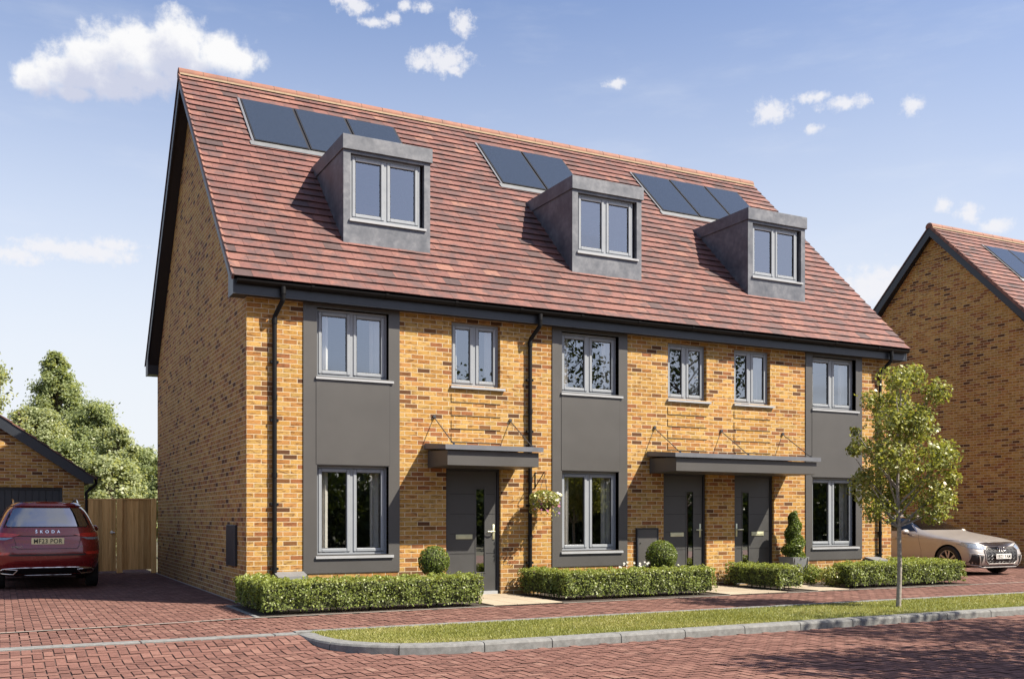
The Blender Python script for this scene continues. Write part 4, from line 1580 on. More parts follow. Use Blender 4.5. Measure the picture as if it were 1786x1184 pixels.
# hanging basket
bx, by, bz = 5.04, -0.34, 1.60
t = thing("hanging_basket", (bx, by, bz), "hanging basket of white and pink flowers beside the left downpipe", "flower basket")
m = MB()
m.lathe([(0.001, -0.15), (0.07, -0.135), (0.125, -0.07), (0.15, 0.0), (0.14, 0.0), (0.001, -0.01)], (bx, by, bz), 20)
m.build("bowl", "coir", t, smooth=60)
m = MB()
for k in range(3):
    a = k * 2.1 + 0.5
    m.tube([(bx + 0.145 * math.cos(a), by + 0.145 * math.sin(a), bz), (bx, by, 2.075)], 0.0035, 5)
m.build("hanger", "black", t)
C, d = sphere_pts(2200, (bx, by, bz + 0.05), 0.27, 0.62)
C = C[(C[:, 2] > bz - 0.05) | (np.abs(C[:, 0] - bx) > 0.14)]
n = len(C)
tr = RNG.random(n) < 0.18
C[tr, 2] -= RNG.uniform(0, 0.22, tr.sum())
quads("foliage", leaves(C, unit(C - np.array([bx, by, bz])), 0.045, 0.022, 0.9), np.clip(RNG.normal(0.55, 0.25, n), 0, 1), "leafy", t)
for k in range(30):
    a = random.uniform(-2.9, -0.2)
    r = random.uniform(0.14, 0.29)
    flower(t, bx + r * math.cos(a), by + r * math.sin(a) * 0.9 - 0.02, bz + random.uniform(0.02, 0.17), random.uniform(0.02, 0.033), "petaly" if k % 5 == 0 else "petalw")
for k in range(15):
    a = random.uniform(-3.2, 0.1)
    flower(t, bx + 0.26 * math.cos(a), by + 0.2 * math.sin(a) - 0.02, bz + random.uniform(-0.2, 0.03), random.uniform(0.018, 0.028), "petalv" if k % 3 == 0 else "petalp")

# ------------------------------------------------------------------ trees
# young street tree: lobes of the crown as offsets (across the view, up) in metres
D0 = 15.06
S0 = FPX / D0
tx, ty = at_depth(1567, D0)
t = thing("young_tree", (tx, ty, 0), "young slender street tree with pale trunk on the grass verge", "tree")
lobes = [(1550, 665, 22), (1595, 657, 25), (1611, 690, 24), (1540, 692, 20), (1577, 700, 30), (1535, 742, 32), (1582, 742, 36), (1603, 728, 24),
         (1526, 795, 36), (1510, 778, 20), (1578, 800, 46), (1633, 798, 32), (1652, 787, 18), (1520, 850, 32), (1578, 850, 42), (1628, 858, 36),
         (1660, 872, 18), (1520, 888, 22), (1622, 893, 24), (1560, 882, 22), (1493, 752, 8), (1484, 786, 9), (1500, 830, 16), (1655, 835, 14)]
C, Nn, rn = [], [], []
ends = []
for (u, v, r) in lobes:
    o = (u - 1567) / S0
    z = 1.363 - (v - 900) / S0
    rm = r / S0 * 0.98
    dep = random.uniform(-0.55, 0.55) * math.sqrt(max(0, 1 - (o / 0.95) ** 2)) if r > 12 else 0
    c = np.array([tx + RGT[0] * o + FWD[0] * dep, ty + RGT[1] * o + FWD[1] * dep, z])
    ends.append((c, rm))
    k = int(rm ** 2 * 7200) + 26
    d = unit(RNG.normal(size=(k, 3)))
    p = c + d * rm * (RNG.random((k, 1)) ** 0.45) * 1.06
    C.append(p)
    Nn.append(d + np.array([0, 0, 0.7]))
    rn.append(np.clip(RNG.normal(0.45 + random.uniform(-0.14, 0.14), 0.2, k), 0, 1))
    if random.random() < 0.75:
        k2 = k // 4
        d2 = unit(RNG.normal(size=(k2, 3)))
        C.append(np.array([tx - RGT[0] * o * 0.5 + FWD[0] * dep * 1.3, ty - RGT[1] * o * 0.5 + FWD[1] * dep * 1.3, z]) + d2 * rm * 0.8)
        Nn.append(d2)
        rn.append(np.clip(RNG.normal(0.4, 0.2, k2), 0, 1))
for k in range(70):
    c, rm = ends[k % len(ends)]
    d = unit(RNG.normal(size=(1, 3)))[0]
    b0 = np.array(c) + d * rm * 0.9
    kk = random.randint(5, 10)
    tt = RNG.random((kk, 1))
    C.append(b0 + d * 0.11 * tt + RNG.normal(size=(kk, 3)) * 0.018)
    Nn.append(np.repeat(d[None] + np.array([[0, 0, 0.7]]), kk, 0))
    rn.append(np.clip(RNG.normal(0.55, 0.2, kk), 0, 1))
C, Nn, rn = np.concatenate(C), np.concatenate(Nn), np.concatenate(rn)
quads("crown", leaves(C, Nn, 0.06, 0.04, 0.85, 0.35), rn, "leafy", t)
m = MB()
zf = 1.30
jog = lambda s: (tx + 0.012 * math.sin(s * 4), ty + 0.012 * math.cos(s * 3) - 0.012)
m.tube([(*jog(z), z) for z in np.linspace(-0.02, zf, 9)], list(np.linspace(0.038, 0.030, 9)), 12)
lead = [(tx, ty, zf - 0.05), (tx - 0.02, ty, 1.8), (tx + 0.02, ty, 2.5), (tx + 0.05, ty, 3.2), (tx + 0.06, ty, 3.5)]
m.tube(lead, [0.029, 0.023, 0.017, 0.01, 0.004], 8)
for c, rm in ends:
    zz = max(zf - 0.1, c[2] - abs(c[0] - tx) * 0.9 - 0.35)
    f = min(1, (zz - 1.25) / 2.2)
    b0 = V3((tx - 0.02 + 0.07 * f, ty, zz))
    b1 = V3(c)
    md = b0.lerp(b1, 0.5) + V3((random.uniform(-.05, .05), random.uniform(-.05, .05), -0.04))
    m.tube([b0, md, b1], [0.017 * (1 - 0.5 * f), 0.011, 0.004], 6)
m.build("trunk", "bark", t, smooth=60)


def big_tree(u, D, top_v, wpx, label, mat, shape="round", group="trees beyond the garden fence", z_low=0.6, n_cl=100, per=620, leaf=0.115, lean=0.0):
    x, y = at_depth(u, D)
    S = FPX / D
    H = 1.363 + (VH - top_v) / S
    rw = wpx / S / 2
    t = thing("tree", (x, y, -0.15), label, "tree", group)
    C, Nn, rn = [], [], []
    trunk = MB()
    trunk.tube([(x, y, -0.2), (x + 0.1, y, H * 0.4), (x + lean, y, H * 0.93)], [0.022 * H + 0.05, 0.016 * H, 0.02], 10)
    for k in range(n_cl):
        s = (k + 0.5) / n_cl
        z = z_low + (H - z_low) * (1 - (1 - s) ** 1.0)
        f = (z - z_low) / (H - z_low)
        if shape == "cone":
            r = rw * (1 - f) ** 0.8 * 0.95 + 0.12
        else:
            r = rw * math.sqrt(max(0.03, 1 - (abs(f - 0.42) / 0.6) ** 2.2))
        a = k * 2.399 + random.uniform(-0.4, 0.4)
        q = r * random.uniform(0.45, 0.95)
        cr = (0.30 * rw + 0.14) * random.uniform(0.55, 1.3) * (1 - 0.82 * f if shape == "cone" else 1 - 0.35 * f)
        c = np.array([x + lean * f + q * math.cos(a), y + q * math.sin(a), min(z, H - cr * 0.6)])
        kk = int(per * random.uniform(0.7, 1.2) * (1 - 0.4 * f))
        d = unit(RNG.normal(size=(kk, 3)))
        d[:, 2] = d[:, 2] * 0.75 + 0.12
        p = c + d * cr * (RNG.random((kk, 1)) ** 0.5) * (1 + 0.35 * RNG.normal(size=(kk, 1)))
        C.append(p)
        Nn.append(unit(p - np.array([x, y, z - 0.3 * rw])) + np.array([0, 0, 0.4]))
        rn.append(np.clip(RNG.normal(0.45 + random.uniform(-0.15, 0.15), 0.2, kk), 0, 1))
        trunk.tube([(x + lean * f * 0.8, y, max(0.3, c[2] - q * 0.7)), tuple(c)], [0.05, 0.012], 5)
    C, Nn, rn = np.concatenate(C), np.concatenate(Nn), np.concatenate(rn)
    trunk.build("trunk", "bark2", t, smooth=60)
    quads("crown", leaves(C, Nn, leaf, leaf * 0.6, 0.8, 0.2), rn, mat, t)


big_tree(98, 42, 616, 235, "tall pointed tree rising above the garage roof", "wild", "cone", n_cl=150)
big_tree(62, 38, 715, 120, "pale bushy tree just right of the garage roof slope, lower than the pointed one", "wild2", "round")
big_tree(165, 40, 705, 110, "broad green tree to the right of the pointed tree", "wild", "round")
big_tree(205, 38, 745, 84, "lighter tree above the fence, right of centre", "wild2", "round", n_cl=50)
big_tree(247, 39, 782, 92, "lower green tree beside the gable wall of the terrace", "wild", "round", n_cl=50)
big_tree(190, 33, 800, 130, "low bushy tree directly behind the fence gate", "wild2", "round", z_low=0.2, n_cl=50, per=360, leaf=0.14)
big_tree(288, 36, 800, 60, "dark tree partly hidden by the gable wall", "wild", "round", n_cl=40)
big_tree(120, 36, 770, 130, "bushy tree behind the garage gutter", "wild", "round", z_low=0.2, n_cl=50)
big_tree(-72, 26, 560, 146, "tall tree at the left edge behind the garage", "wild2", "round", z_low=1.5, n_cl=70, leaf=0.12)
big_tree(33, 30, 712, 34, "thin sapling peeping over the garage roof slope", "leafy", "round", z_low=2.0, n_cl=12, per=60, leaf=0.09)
# trees across the road: their shade falls on the road and the panes mirror them
for (x, y, h, w_, lab) in ((7.7, -11.9, 5.8, 3.4, "street tree across the road, shading the near paving"), (11.6, -11.3, 7.8, 4.8, "second street tree across the road, farther right"),
                           (17.5, -12.0, 8.2, 5.0, "third street tree across the road, opposite the brick gable")):
    v = np.array([x, y]) - CAM[:2]
    D = 20.0
    t0 = thing("tree", (x, y, -0.1), lab, "tree", "trees across the road")
    C, Nn, rn = [], [], []
    trunk = MB()
    trunk.tube([(x, y, -0.15), (x, y, h * 0.5), (x + 0.1, y, h * 0.9)], [0.14, 0.1, 0.02], 10)
    for k in range(34):
        f = (k + 0.5) / 34
        z = 2.2 + (h - 2.2) * f
        r = w_ / 2 * math.sqrt(max(0.05, 1 - (abs(f - 0.4) / 0.62) ** 2))
        a = k * 2.4
        q = r * random.uniform(0.3, 0.95)
        c = np.array([x + q * math.cos(a), y + q * math.sin(a), z])
        d = unit(RNG.normal(size=(130, 3)))
        p = c + d * 0.8 * RNG.random((130, 1)) ** 0.5
        C.append(p)
        Nn.append(d)
        rn.append(np.clip(RNG.normal(0.4, 0.2, 130), 0, 1))
        trunk.tube([(x, y, max(1.6, z - q * 0.8)), tuple(c)], [0.04, 0.01], 5)
    trunk.build("trunk", "bark2", t0)
    quads("crown", leaves(np.concatenate(C), np.concatenate(Nn), 0.16, 0.1, 0.9), np.concatenate(rn), "shadeleaf", t0)
# planting along the far side of the street, seen only as a reflection
C, Nn, rn = [], [], []
for k in range(330):
    x, y = random.uniform(-16, 75), random.uniform(-36, -26)
    hh = (random.uniform(2.0, 5.2) + 1.8 * math.sin(x * 0.35)) if k < 150 else random.uniform(3.2, 4.4)
    for q in range(4):
        c = np.array([x + random.uniform(-1, 1), y + random.uniform(-1, 1), max(0.5, hh * (q + 0.5) / 4)])
        d = unit(RNG.normal(size=(90, 3)))
        C.append(c + d * random.uniform(0.9, 1.5) * RNG.random((90, 1)) ** 0.4)
        Nn.append(d)
        rn.append(np.clip(RNG.normal(0.4, 0.2, 90), 0, 1))
tag(quads("woodland", leaves(np.concatenate(C), np.concatenate(Nn), 0.34, 0.24, 0.9), np.concatenate(rn), "shadeleaf"), kind="stuff")


# ------------------------------------------------------------------ cars (local space: the end facing the camera is y = 0)
def car_body(stations, nose_bulge, tail_bulge, wheels, wr):
    """stations: lists of (x, y, z) for the right half from underside to roof; returns an evaluated mesh"""
    bm = bmesh.new()
    rows = []
    for st in stations:
        rows.append([bm.verts.new(p) for p in st] + [bm.verts.new((-p[0], p[1], p[2])) for p in st[::-1]])
    n = len(rows[0])
    for a, b in zip(rows, rows[1:]):
        for k in range(n):
            j = (k + 1) % n
            bm.faces.new((a[k], a[j], b[j], b[k]))
    for row, st, bulge in ((rows[0], stations[0], -nose_bulge), (rows[-1], stations[-1], tail_bulge)):
        m = len(st)
        cols = [row[:m]]
        for t in (0.55, -0.55):
            cols.append([bm.verts.new((p[0] * t, p[1] + bulge, p[2] + 0.012)) for p in st])
        cols.append(row[m:][::-1])
        for c0, c1 in zip(cols, cols[1:]):
            for k in range(m - 1):
                bm.faces.new((c0[k], c0[k + 1], c1[k + 1], c1[k]))
    bmesh.ops.recalc_face_normals(bm, faces=bm.faces[:])
    me = bpy.data.meshes.new("cage")
    bm.to_mesh(me)
    bm.free()
    o = bpy.data.objects.new("cage", me)
    COL.objects.link(o)
    sub = o.modifiers.new("s", "SUBSURF")
    sub.levels = sub.render_levels = 2
    dg = bpy.context.evaluated_depsgraph_get()
    full = bpy.data.meshes.new_from_object(o.evaluated_get(dg))
    cut = []
    for (wy, wz, wx) in wheels:
        for s in (-1, 1):
            cb = bmesh.new()
            bmesh.ops.create_cone(cb, cap_ends=True, segments=40, radius1=wr, radius2=wr, depth=0.62,
                                  matrix=Matrix.Translation((s * (wx + 0.06), wy, wz)) @ Matrix.Rotation(R(90), 4, "Y"))
            cm = bpy.data.meshes.new("cut")
            cb.to_mesh(cm)
            cb.free()
            co = bpy.data.objects.new("cut", cm)
            COL.objects.link(co)
            md = o.modifiers.new("b", "BOOLEAN")
            md.object = co
            md.operation = "DIFFERENCE"
            md.solver = "EXACT"
            cut.append(co)
    dg.update()
    dg = bpy.context.evaluated_depsgraph_get()
    out = bpy.data.meshes.new_from_object(o.evaluated_get(dg))
    for c in cut:
        bpy.data.objects.remove(c, do_unlink=True)
    bpy.data.objects.remove(o, do_unlink=True)
    tree = BVHTree.FromPolygons([v.co[:] for v in full.vertices], [p.vertices[:] for p in full.polygons])
    return out, tree


def body_obj(me, name, paint, parent, wheels, wr):
    me.materials.clear()
    me.materials.append(M[paint])
    me.materials.append(M["black"])
    for p in me.polygons:
        c = p.center
        p.use_smooth = True
        p.material_index = 0
        for (wy, wz, wx) in wheels:
            if abs(c.x) < wx + 0.1 and abs(math.hypot(c.y - wy, c.z - wz) - wr) < 0.012 and abs(p.normal.x) < 0.5 and abs(c.x) > 0.4:
                p.material_index = 1
            if abs(c.x) < wx - 0.2 and math.hypot(c.y - wy, c.z - wz) < wr and abs(p.normal.x) > 0.8:
                p.material_index = 1
        if p.normal.z < -0.75 and c.z < 0.3:
            p.material_index = 1
    me.set_sharp_from_angle(angle=R(38))
    me.name = name
    return link(me, name, parent)


def decal(tree, poly, axis, name, mat, parent, off=0.006, thick=0.012, step=0.045, mirror=False, skirt=True):
    """a panel that follows the body; poly in (x,z) for axis 'y' / '-y', (y,z) for 'x' / '-x'"""
    P2 = [V3((p[0], p[1])).to_2d() if len(p) == 2 else p for p in [V3((q[0], q[1], 0)) for q in poly]]
    P2 = [p.to_2d() if len(p) == 3 else p for p in P2]
    out = []
    n = len(P2)
    for i in range(n):
        a, b = P2[i], P2[(i + 1) % n]
        k = max(1, int((b - a).length / step))
        for q in range(k):
            out.append(a.lerp(b, q / k))
    nb = len(out)
    xs = [p.x for p in out]
    ys = [p.y for p in out]
    pts = list(out)
    x = min(xs) + step / 2
    while x < max(xs):
        y = min(ys) + step / 2
        while y < max(ys):
            pts.append(V3((x, y, 0)).to_2d())
            y += step
        x += step
    vv, ee, ff, *_ = delaunay_2d_cdt(pts, [], [list(range(nb))], 1, 1e-5)
    base = {"y": V3((0, 1, 0)), "-y": V3((0, -1, 0)), "x": V3((1, 0, 0)), "-x": V3((-1, 0, 0))}[axis]
    mb = MB()
    W3, ok = [], []
    for p in vv:
        o = V3((p.x, 0, p.y)) if axis.endswith("y") else V3((0, p.x, p.y))
        o = o - base * 6
        h, nn, *_ = tree.ray_cast(o, base)
        ok.append(h is not None)
        if h is None:
            W3.append((V3(), V3()))
        else:
            if nn.dot(base) > 0:
                nn = -nn
            W3.append((h + nn * off, h - nn * thick))
    cnt = {}
    for f in ff:
        if not all(ok[i] for i in f):
            continue
        q = [W3[i][0] for i in f]
        nr = (q[1] - q[0]).cross(q[2] - q[0])
        if nr.dot(base) > 0:
            f = f[::-1]
        mb.face([W3[i][0] for i in f])
        for i, j in zip(f, list(f[1:]) + [f[0]]):
            cnt[(i, j)] = cnt.get((i, j), 0) + 1
    if skirt:
        for (i, j) in list(cnt):
            if (j, i) not in cnt:
                mb.face([W3[j][0], W3[i][0], W3[i][1], W3[j][1]])
    return mb.build(name, mat, parent, smooth=35, merge=True)


def strip(tree, line, axis, name, mat, parent, r=0.012, off=0.004):
    base = {"y": V3((0, 1, 0)), "x": V3((1, 0, 0)), "-x": V3((-1, 0, 0)), "-y": V3((0, -1, 0))}[axis]
    pts = []
    for a, b in zip(line, line[1:]):
        k = max(2, int(math.hypot(b[0] - a[0], b[1] - a[1]) / 0.04))
        for q in range(k):
            pts.append((a[0] + (b[0] - a[0]) * q / k, a[1] + (b[1] - a[1]) * q / k))
    pts.append(line[-1])
    out = []
    for p in pts:
        o = (V3((p[0], 0, p[1])) if axis.endswith("y") else V3((0, p[0], p[1]))) - base * 6
        h, nn, *_ = tree.ray_cast(o, base)
        if h is not None:
            out.append(h - base * off)
    mb = MB()
    if len(out) > 1:
        mb.tube(out, r, 6)
    return mb.build(name, mat, parent, smooth=60)


def wheel(parent, wx, wy, wz, rad, side, spokes=5, double=True):
    t = MB()
    s = side
    prof = [(rad * 0.66, -0.10), (rad * 0.93, -0.105), (rad, -0.075), (rad, 0.075), (rad * 0.93, 0.105), (rad * 0.70, 0.10), (rad * 0.66, 0.085), (rad * 0.64, 0.02), (0.02, 0.0)]
    t.lathe([(r, s * h) for r, h in prof], (wx, wy, wz), 36, "x")
    w = t.build("wheel", "tyre", parent, smooth=40)
    r_ = MB()
    r_.lathe([(rad * 0.70, s * 0.102), (rad * 0.68, s * 0.104), (rad * 0.64, s * 0.09), (rad * 0.62, s * 0.05)], (wx, wy, wz), 36, "x")
    r_.lathe([(0.001, s * 0.085), (rad * 0.13, s * 0.083), (rad * 0.16, s * 0.06), (rad * 0.16, s * 0.02)], (wx, wy, wz), 16, "x")
    for k in range(spokes):
        for d in ((-0.14, 0.14) if double else (0,)):
            a0 = 2 * math.pi * k / spokes + 0.3
            a1 = a0 + d * 1.7
            p = lambda rr, a, h, e: V3((wx + s * h, wy + rr * math.cos(a) - e * math.sin(a), wz + rr * math.sin(a) + e * math.cos(a)))
            e0, e1 = 0.016, 0.022
            A = [p(rad * 0.13, a0 + d * 0.4, 0.078, -e0), p(rad * 0.13, a0 + d * 0.4, 0.078, e0), p(rad * 0.66, a1, 0.098, e1), p(rad * 0.66, a1, 0.098, -e1)]
            r_.prism(A, (-s * 0.03, 0, 0))
    r_.build("rim", "rim", w, smooth=40)
    return w


def surf(tree, x, z):
    """y of the body seen from the camera end at (x, z)"""
    h, *_ = tree.ray_cast(V3((x, -6, z)), V3((0, 1, 0)))
    return h.y


def text(parent, body, loc, size, mat, rot, extrude=0.0012, bold=0.0, spacing=1.0, name="lettering", sx=1.0):
    c = bpy.data.curves.new(name, "FONT")
    c.body = body
    c.size = size
    c.align_x = "CENTER"
    c.align_y = "CENTER"
    c.extrude = extrude
    c.offset = bold
    c.space_character = spacing
    c.materials.append(M[mat])
    o = bpy.data.objects.new(name, c)
    COL.objects.link(o)
    dg = bpy.context.evaluated_depsgraph_get()
    me = bpy.data.meshes.new_from_object(o.evaluated_get(dg))
    bpy.data.objects.remove(o, do_unlink=True)
    me.name = name
    me.transform(Matrix.Translation(loc) @ Euler(rot).to_matrix().to_4x4() @ Matrix.Diagonal((sx, 1, 1, 1)))
    return link(me, name, parent)


def plate(parent, x, y, z, w, h, mat, body, tilt=0.0):
    m = MB()
    m.box(x - w / 2, x + w / 2, y, y + 0.012, z - h / 2, z + h / 2, 0, bev=0.003)
    p = m.build("number_plate", mat, parent)
    text(p, body, (x, y - 0.0015, z - 0.004), h * 0.98, "ink", (R(90), 0, 0), 0.0008, 0.0014, 1.08, sx=0.88)
    return p


# ---- red SUV, seen from behind
suv = thing("car", (-2.57, 4.86, 0), "dark red estate SUV parked on the drive, seen from behind", "car", "parked cars", local=True)
ST = [
    [(.50, .26, .25), (.74, .15, .25), (.86, .05, .42), (.905, .02, .64), (.915, .07, .90), (.845, .16, 1.08), (.72, .37, 1.38), (.60, .52, 1.565), (.29, .49, 1.625)],
    [(.55, .70, .23), (.84, .70, .24), (.925, .66, .45), (.94, .62, .68), (.935, .62, .93), (.87, .66, 1.09), (.75, .76, 1.38), (.625, .86, 1.59), (.31, .84, 1.655)],
    [(.55, 1.6, .23), (.84, 1.6, .24), (.93, 1.6, .45), (.94, 1.6, .70), (.935, 1.6, .95), (.885, 1.6, 1.09), (.79, 1.6, 1.40), (.68, 1.6, 1.61), (.33, 1.6, 1.675)],
    [(.55, 2.6, .23), (.84, 2.6, .24), (.93, 2.6, .45), (.94, 2.6, .68), (.93, 2.6, .92), (.885, 2.6, 1.05), (.78, 2.6, 1.38), (.665, 2.7, 1.58), (.33, 2.7, 1.64)],
    [(.55, 3.3, .23), (.84, 3.3, .24), (.93, 3.3, .45), (.94, 3.3, .68), (.93, 3.3, .90), (.88, 3.35, 1.02), (.80, 3.4, 1.12), (.62, 3.5, 1.20), (.33, 3.5, 1.22)],
    [(.55, 4.2, .23), (.82, 4.2, .25), (.90, 4.2, .45), (.91, 4.2, .68), (.88, 4.2, .86), (.80, 4.2, .95), (.7, 4.2, 1.0), (.5, 4.2, 1.03), (.25, 4.2, 1.04)],
    [(.5, 4.55, .25), (.7, 4.6, .28), (.78, 4.66, .45), (.78, 4.68, .65), (.76, 4.64, .80), (.7, 4.6, .88), (.6, 4.58, .9), (.4, 4.58, .92), (.2, 4.58, .92)],
]
WH = [(0.92, 0.355, 0.80), (3.70, 0.355, 0.80)]
me, bt = car_body(ST, 0.05, 0.06, WH, 0.40)
body = body_obj(me, "body", "red", suv, WH, 0.40)
for (wy, wz, wx) in WH:
    for s in (-1, 1):
        wheel(suv, s * 0.81, wy, wz, 0.355, s)
mir = lambda poly: [(-x, z) for x, z in poly[::-1]]
decal(bt, [(-.66, 1.17), (.66, 1.17), (.69, 1.20), (.57, 1.49), (.52, 1.515), (-.52, 1.515), (-.57, 1.49), (-.69, 1.20)], "y", "rear_window", "rearglass", suv, 0.004)
decal(bt, [(-.74, 1.155), (.74, 1.155), (.60, 1.53), (-.60, 1.53)], "y", "window_surround", "black", suv, 0.001, 0.01)
decal(bt, [(-.60, 1.545), (.60, 1.545), (.55, 1.595), (-.55, 1.595)], "y", "spoiler", "red", suv, 0.03, 0.02)
for q in (1, -1):
    f = (lambda p: p) if q > 0 else mir
    decal(bt, f([(.44, 1.02), (.60, 1.045), (.93, 1.065), (.93, .985), (.62, .975)]), "y", "tail_lamp", "lampred", suv, 0.010)
    decal(bt, f([(.56, .972), (.72, .968), (.90, .975), (.90, .935), (.70, .925)]), "y", "tail_lamp_lens", "lampclear", suv, 0.009)
    decal(bt, f([(.62, .70), (.88, .715), (.88, .655), (.66, .655)]), "y", "reflector", "lampred", suv, 0.008)
    strip(bt, f([(.50, .375), (.74, .395), (.80, .35), (.78, .31), (.57, .295), (.50, .375)]), "y", "exhaust_trim", "chrome", suv, 0.011, 0.008)
strip(bt, [(-.60, 1.005), (0, .985), (.60, 1.005)], "y", "tailgate_groove", "gasket", suv, 0.010, -0.003)
strip(bt, [(-.56, .95), (-.52, .80), (-.50, .765), (.50, .765), (.52, .80), (.56, .95)], "y", "tailgate_crease", "gasket", suv, 0.006, -0.003)
decal(bt, [(-.66, .665), (.66, .665), (.62, .635), (-.62, .635)], "y", "bumper_groove", "gasket", suv, 0.002)
decal(bt, [(-.58, .545), (.58, .545), (.60, .50), (-.60, .50)], "y", "bumper_crease", "red", suv, 0.012)
decal(bt, [(-.84, .40), (-.6, .405), (.6, .405), (.84, .40), (.80, .25), (-.80, .25)], "y", "diffuser", "black", suv, 0.004)
strip(bt, [(-.80, .365), (-.72, .40), (-.45, .415), (.45, .415), (.72, .40), (.80, .365)], "y", "chrome_trim", "chrome", suv, 0.010, 0.008)
strip(bt, [(-.40, .275), (.40, .275)], "y", "lower_trim", "chrome", suv, 0.007, 0.004)
plate(suv, 0.0, surf(bt, 0.0, 0.915) - 0.022, 0.905, 0.55, 0.118, "platey", "MF23 POR")
text(body, "ŠKODA", (0.0, surf(bt, 0.0, 1.075) - 0.008, 1.075), 0.075, "chrome", (R(80), 0, 0), 0.003, 0.001, 2.1)
text(body, "KODIAQ", (-0.51, surf(bt, -0.51, 0.80) - 0.004, 0.80), 0.042, "chrome", (R(88), 0, 0), 0.002, 0.0005, 1.1)
text(body, "4x4", (0.56, surf(bt, 0.56, 0.80) - 0.004, 0.80), 0.036, "chrome", (R(88), 0, 0), 0.002, 0.0005, 1.1)
for q in (1, -1):
    m = MB()
    m.tube([(q * .56, .84, 1.60), (q * .56, 1.15, 1.66), (q * .575, 1.5, 1.69), (q * .57, 2.4, 1.67), (q * .56, 2.6, 1.60)], 0.02, 8)
    m.build("roof_rail", "chrome", suv, smooth=60)
    ax = "-x" if q > 0 else "x"
    decal(bt, [(.80, 1.12), (.98, 1.36), (1.15, 1.47), (2.5, 1.45), (2.75, 1.38), (3.15, 1.10)], ax, "side_window", "carglass", suv, 0.004)
    m = MB()
    bmm = bmesh.new()
    bmesh.ops.create_icosphere(bmm, subdivisions=2, radius=1, matrix=Matrix.Translation((q * 1.0, 2.95, 1.10)) @ Matrix.Diagonal((.11, .07, .075, 1)))
    m.bm(bmm)
    m.tube([(q * .88, 2.98, 1.05), (q * .96, 2.96, 1.07)], 0.02, 6)
    m.build("mirror", "red", suv, smooth=60)
m = MB()
m.tube([(0.06, 0.235, 1.195), (0.0, 0.232, 1.20), (-0.02, 0.228, 1.215)], 0.02, 6)
m.tube([(0.0, 0.225, 1.215), (0.34, 0.232, 1.205)], 0.009, 6)
m.build("wiper", "black", suv)
m = MB()
m.prism([(-0.012, .75, 1.65), (-0.012, .86, 1.65), (-0.012, .84, 1.69), (-0.012, .80, 1.695)], (0.024, 0, 0))
m.build("antenna", "black", suv)

# ---- silver saloon, nose towards the street
hx, hy = at_depth(1655, 23.3)
yaw = R(0)
sc_ = 1.0
sal = thing("car", (0, 0, 0), "silver saloon car parked nose out beside the brick gable, behind the hedge", "car", "parked cars", rotz=0.0, local=True)
WH2 = [(0.86, 0.335, 0.80), (3.65, 0.335, 0.80)]
ca, sa = math.cos(-yaw), math.sin(-yaw)
# near front wheel (local x = -0.86, y = 0.86) stands at (hx, hy)
lx, ly = -0.86, 0.86
sal.rotation_euler = (0, 0, -yaw)
sal.location = (hx - (ca * lx - sa * ly), hy - (sa * lx + ca * ly), 0)
ST2 = [
    [(.50, .24, .16), (.74, .20, .17), (.84, .15, .30), (.855, .14, .48), (.83, .22, .66), (.77, .28, .74), (.60, .17, .755), (.40, .09, .76), (.15, .06, .762)],
    [(.55, .55, .16), (.84, .50, .18), (.90, .50, .34), (.915, .50, .54), (.90, .55, .72), (.83, .57, .81), (.62, .55, .855), (.4, .55, .872), (.15, .55, .878)],
    [(.55, 1.35, .16), (.86, 1.35, .18), (.915, 1.35, .34), (.925, 1.35, .56), (.915, 1.35, .79), (.86, 1.35, .90), (.66, 1.40, .96), (.4, 1.36, .985), (.15, 1.33, .99)],
    [(.55, 1.75, .16), (.86, 1.75, .18), (.915, 1.75, .34), (.925, 1.75, .56), (.915, 1.75, .82), (.875, 1.75, .935), (.72, 1.72, 1.04), (.42, 1.60, 1.04), (.15, 1.55, 1.045)],
    [(.55, 2.4, .16), (.86, 2.4, .18), (.915, 2.4, .34), (.925, 2.4, .58), (.92, 2.4, .84), (.885, 2.4, .955), (.70, 2.42, 1.24), (.52, 2.42, 1.36), (.2, 2.38, 1.385)],
    [(.55, 3.1, .16), (.86, 3.1, .18), (.915, 3.1, .34), (.925, 3.1, .60), (.92, 3.1, .86), (.885, 3.1, .965), (.70, 3.1, 1.28), (.53, 3.1, 1.40), (.2, 3.1, 1.43)],
    [(.55, 3.8, .16), (.86, 3.8, .18), (.915, 3.8, .36), (.925, 3.8, .62), (.92, 3.8, .88), (.88, 3.8, .98), (.69, 3.8, 1.20), (.5, 3.8, 1.31), (.2, 3.8, 1.34)],
    [(.55, 4.4, .2), (.82, 4.4, .22), (.89, 4.4, .4), (.90, 4.4, .66), (.89, 4.4, .88), (.82, 4.4, .98), (.66, 4.4, 1.02), (.45, 4.4, 1.05), (.2, 4.4, 1.06)],
    [(.5, 4.65, .24), (.76, 4.68, .28), (.83, 4.74, .42), (.84, 4.75, .62), (.82, 4.73, .84), (.74, 4.7, .95), (.6, 4.7, .97), (.4, 4.7, .98), (.2, 4.7, .98)],
]
me, bt = car_body(ST2, 0.05, 0.05, WH2, 0.372)
body = body_obj(me, "body", "silver", sal, WH2, 0.372)
for (wy, wz, wx) in WH2:
    for s in (-1, 1):
        wheel(sal, s * 0.815, wy, wz, 0.335, s)
G = [(-.47, .665), (.47, .665), (.56, .58), (.53, .34), (.44, .27), (-.44, .27), (-.53, .34), (-.56, .58)]
decal(bt, G, "y", "grille", "gasket", sal, 0.006)
strip(bt, G + [G[0]], "y", "grille_surround", "silver", sal, 0.012, 0.010)
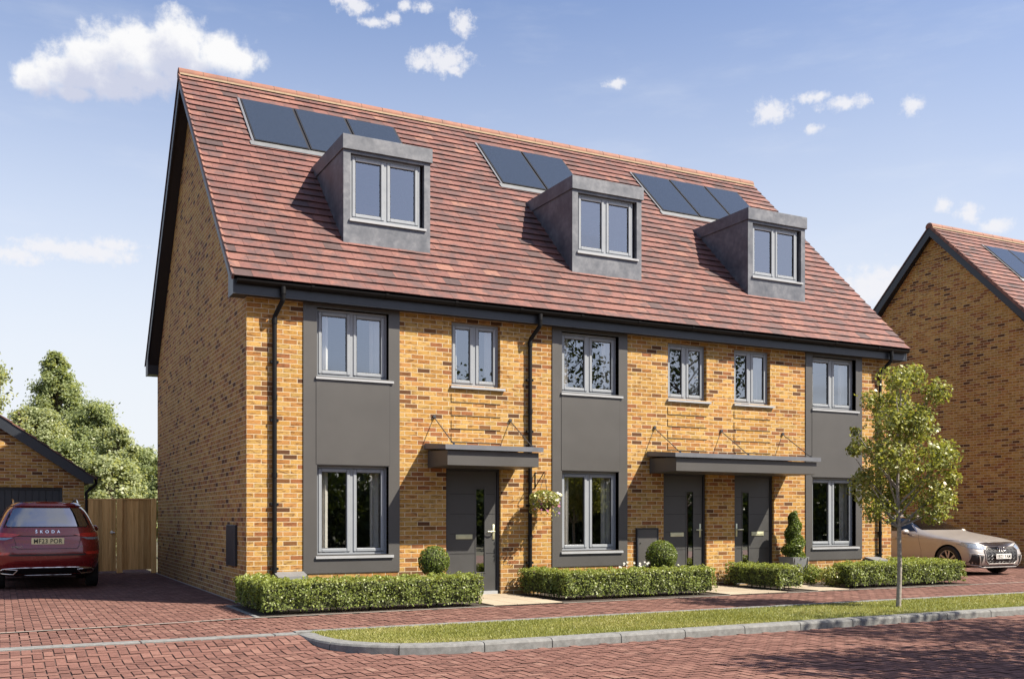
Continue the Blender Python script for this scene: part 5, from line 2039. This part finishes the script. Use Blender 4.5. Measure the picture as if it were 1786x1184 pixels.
for k in range(5):
    z = 0.315 + 0.072 * k
    w_ = 0.5 if 0.36 < z < 0.62 else 0.46
    zig = [(-w_ + i * (2 * w_ / 16), z + (0.018 if i % 2 else -0.018)) for i in range(17)]
    strip(bt, zig, "y", "grille_mesh", "mesh", sal, 0.0055, 0.010)
m = MB()
for k in range(4):
    cx = -0.099 + k * 0.066
    rows = []
    for i in range(25):
        a = 2 * math.pi * i / 24
        rows.append((cx + 0.044 * math.cos(a), surf(bt, 0.0, 0.605) - 0.022, 0.605 + 0.044 * math.sin(a)))
    m.tube(rows, 0.008, 6, cap=False)
m.build("emblem", "chrome", sal, smooth=60)
plate(sal, 0.0, surf(bt, 0.0, 0.44) - 0.045, 0.44, 0.52, 0.115, "platew", "EB23 YAM")
for q in (1, -1):
    f = (lambda p: p) if q > 0 else mir
    decal(bt, f([(.50, .655), (.60, .70), (.83, .745), (.88, .72), (.86, .64), (.66, .595), (.53, .60)]), "y", "headlight", "lampclear", sal, 0.008)
    strip(bt, f([(.50, .665), (.62, .712), (.84, .755)]), "y", "headlight_brow", "gasket", sal, 0.008, 0.004)
    decal(bt, f([(.60, .44), (.84, .48), (.85, .27), (.66, .24)]), "y", "air_intake", "gasket", sal, 0.005)
    strip(bt, f([(.58, .47), (.86, .51), (.86, .26), (.62, .215)]), "y", "intake_blade", "silver", sal, 0.010, 0.006)
    strip(bt, f([(.72, .46), (.68, .25)]), "y", "intake_fin", "silver", sal, 0.016, 0.012)
    ax = "-x" if q > 0 else "x"
    decal(bt, [(1.86, 1.00), (2.12, 1.16), (2.42, 1.30), (3.10, 1.35), (3.75, 1.24), (4.02, 1.06), (3.95, 1.01)], ax, "side_window", "carglass", sal, 0.004)
    strip(bt, [(1.80, .985), (2.12, 1.185), (2.42, 1.325), (3.10, 1.375), (3.78, 1.262), (4.07, 1.06)], ax, "window_trim", "chrome", sal, 0.010, 0.004)
    strip(bt, [(.62, .795), (1.4, .84), (2.4, .87), (4.2, .90)], ax, "body_crease", "silver", sal, 0.006, -0.002)
    strip(bt, [(1.62, .24), (1.60, .55), (1.72, .93)], ax, "door_gap", "gasket", sal, 0.004, -0.001)
    m = MB()
    bmm = bmesh.new()
    bmesh.ops.create_icosphere(bmm, subdivisions=2, radius=1, matrix=Matrix.Translation((q * 1.02, 1.98, 0.985)) @ Matrix.Diagonal((.12, .07, .07, 1)))
    m.bm(bmm)
    m.tube([(q * .88, 2.02, .94), (q * .98, 2.0, .96)], 0.025, 6, 1)
    m.build("mirror", ["silver", "black"], sal, smooth=60)
    decal(bt, [(2.35, .80), (2.55, .80), (2.55, .83), (2.35, .83)], ax, "door_handle", "silver", sal, 0.03)
decal(bt, [(-.70, 1.035), (.70, 1.035), (.585, 1.30), (.52, 1.345), (-.52, 1.345), (-.585, 1.30)], "y", "windscreen", "carglass", sal, 0.004)
decal(bt, [(-.70, .235), (.70, .235), (.66, .195), (-.66, .195)], "y", "lower_intake", "gasket", sal, 0.008)
strip(bt, [(-.86, .185), (-.6, .19), (.6, .19), (.86, .185)], "y", "splitter", "silver", sal, 0.012, 0.018)
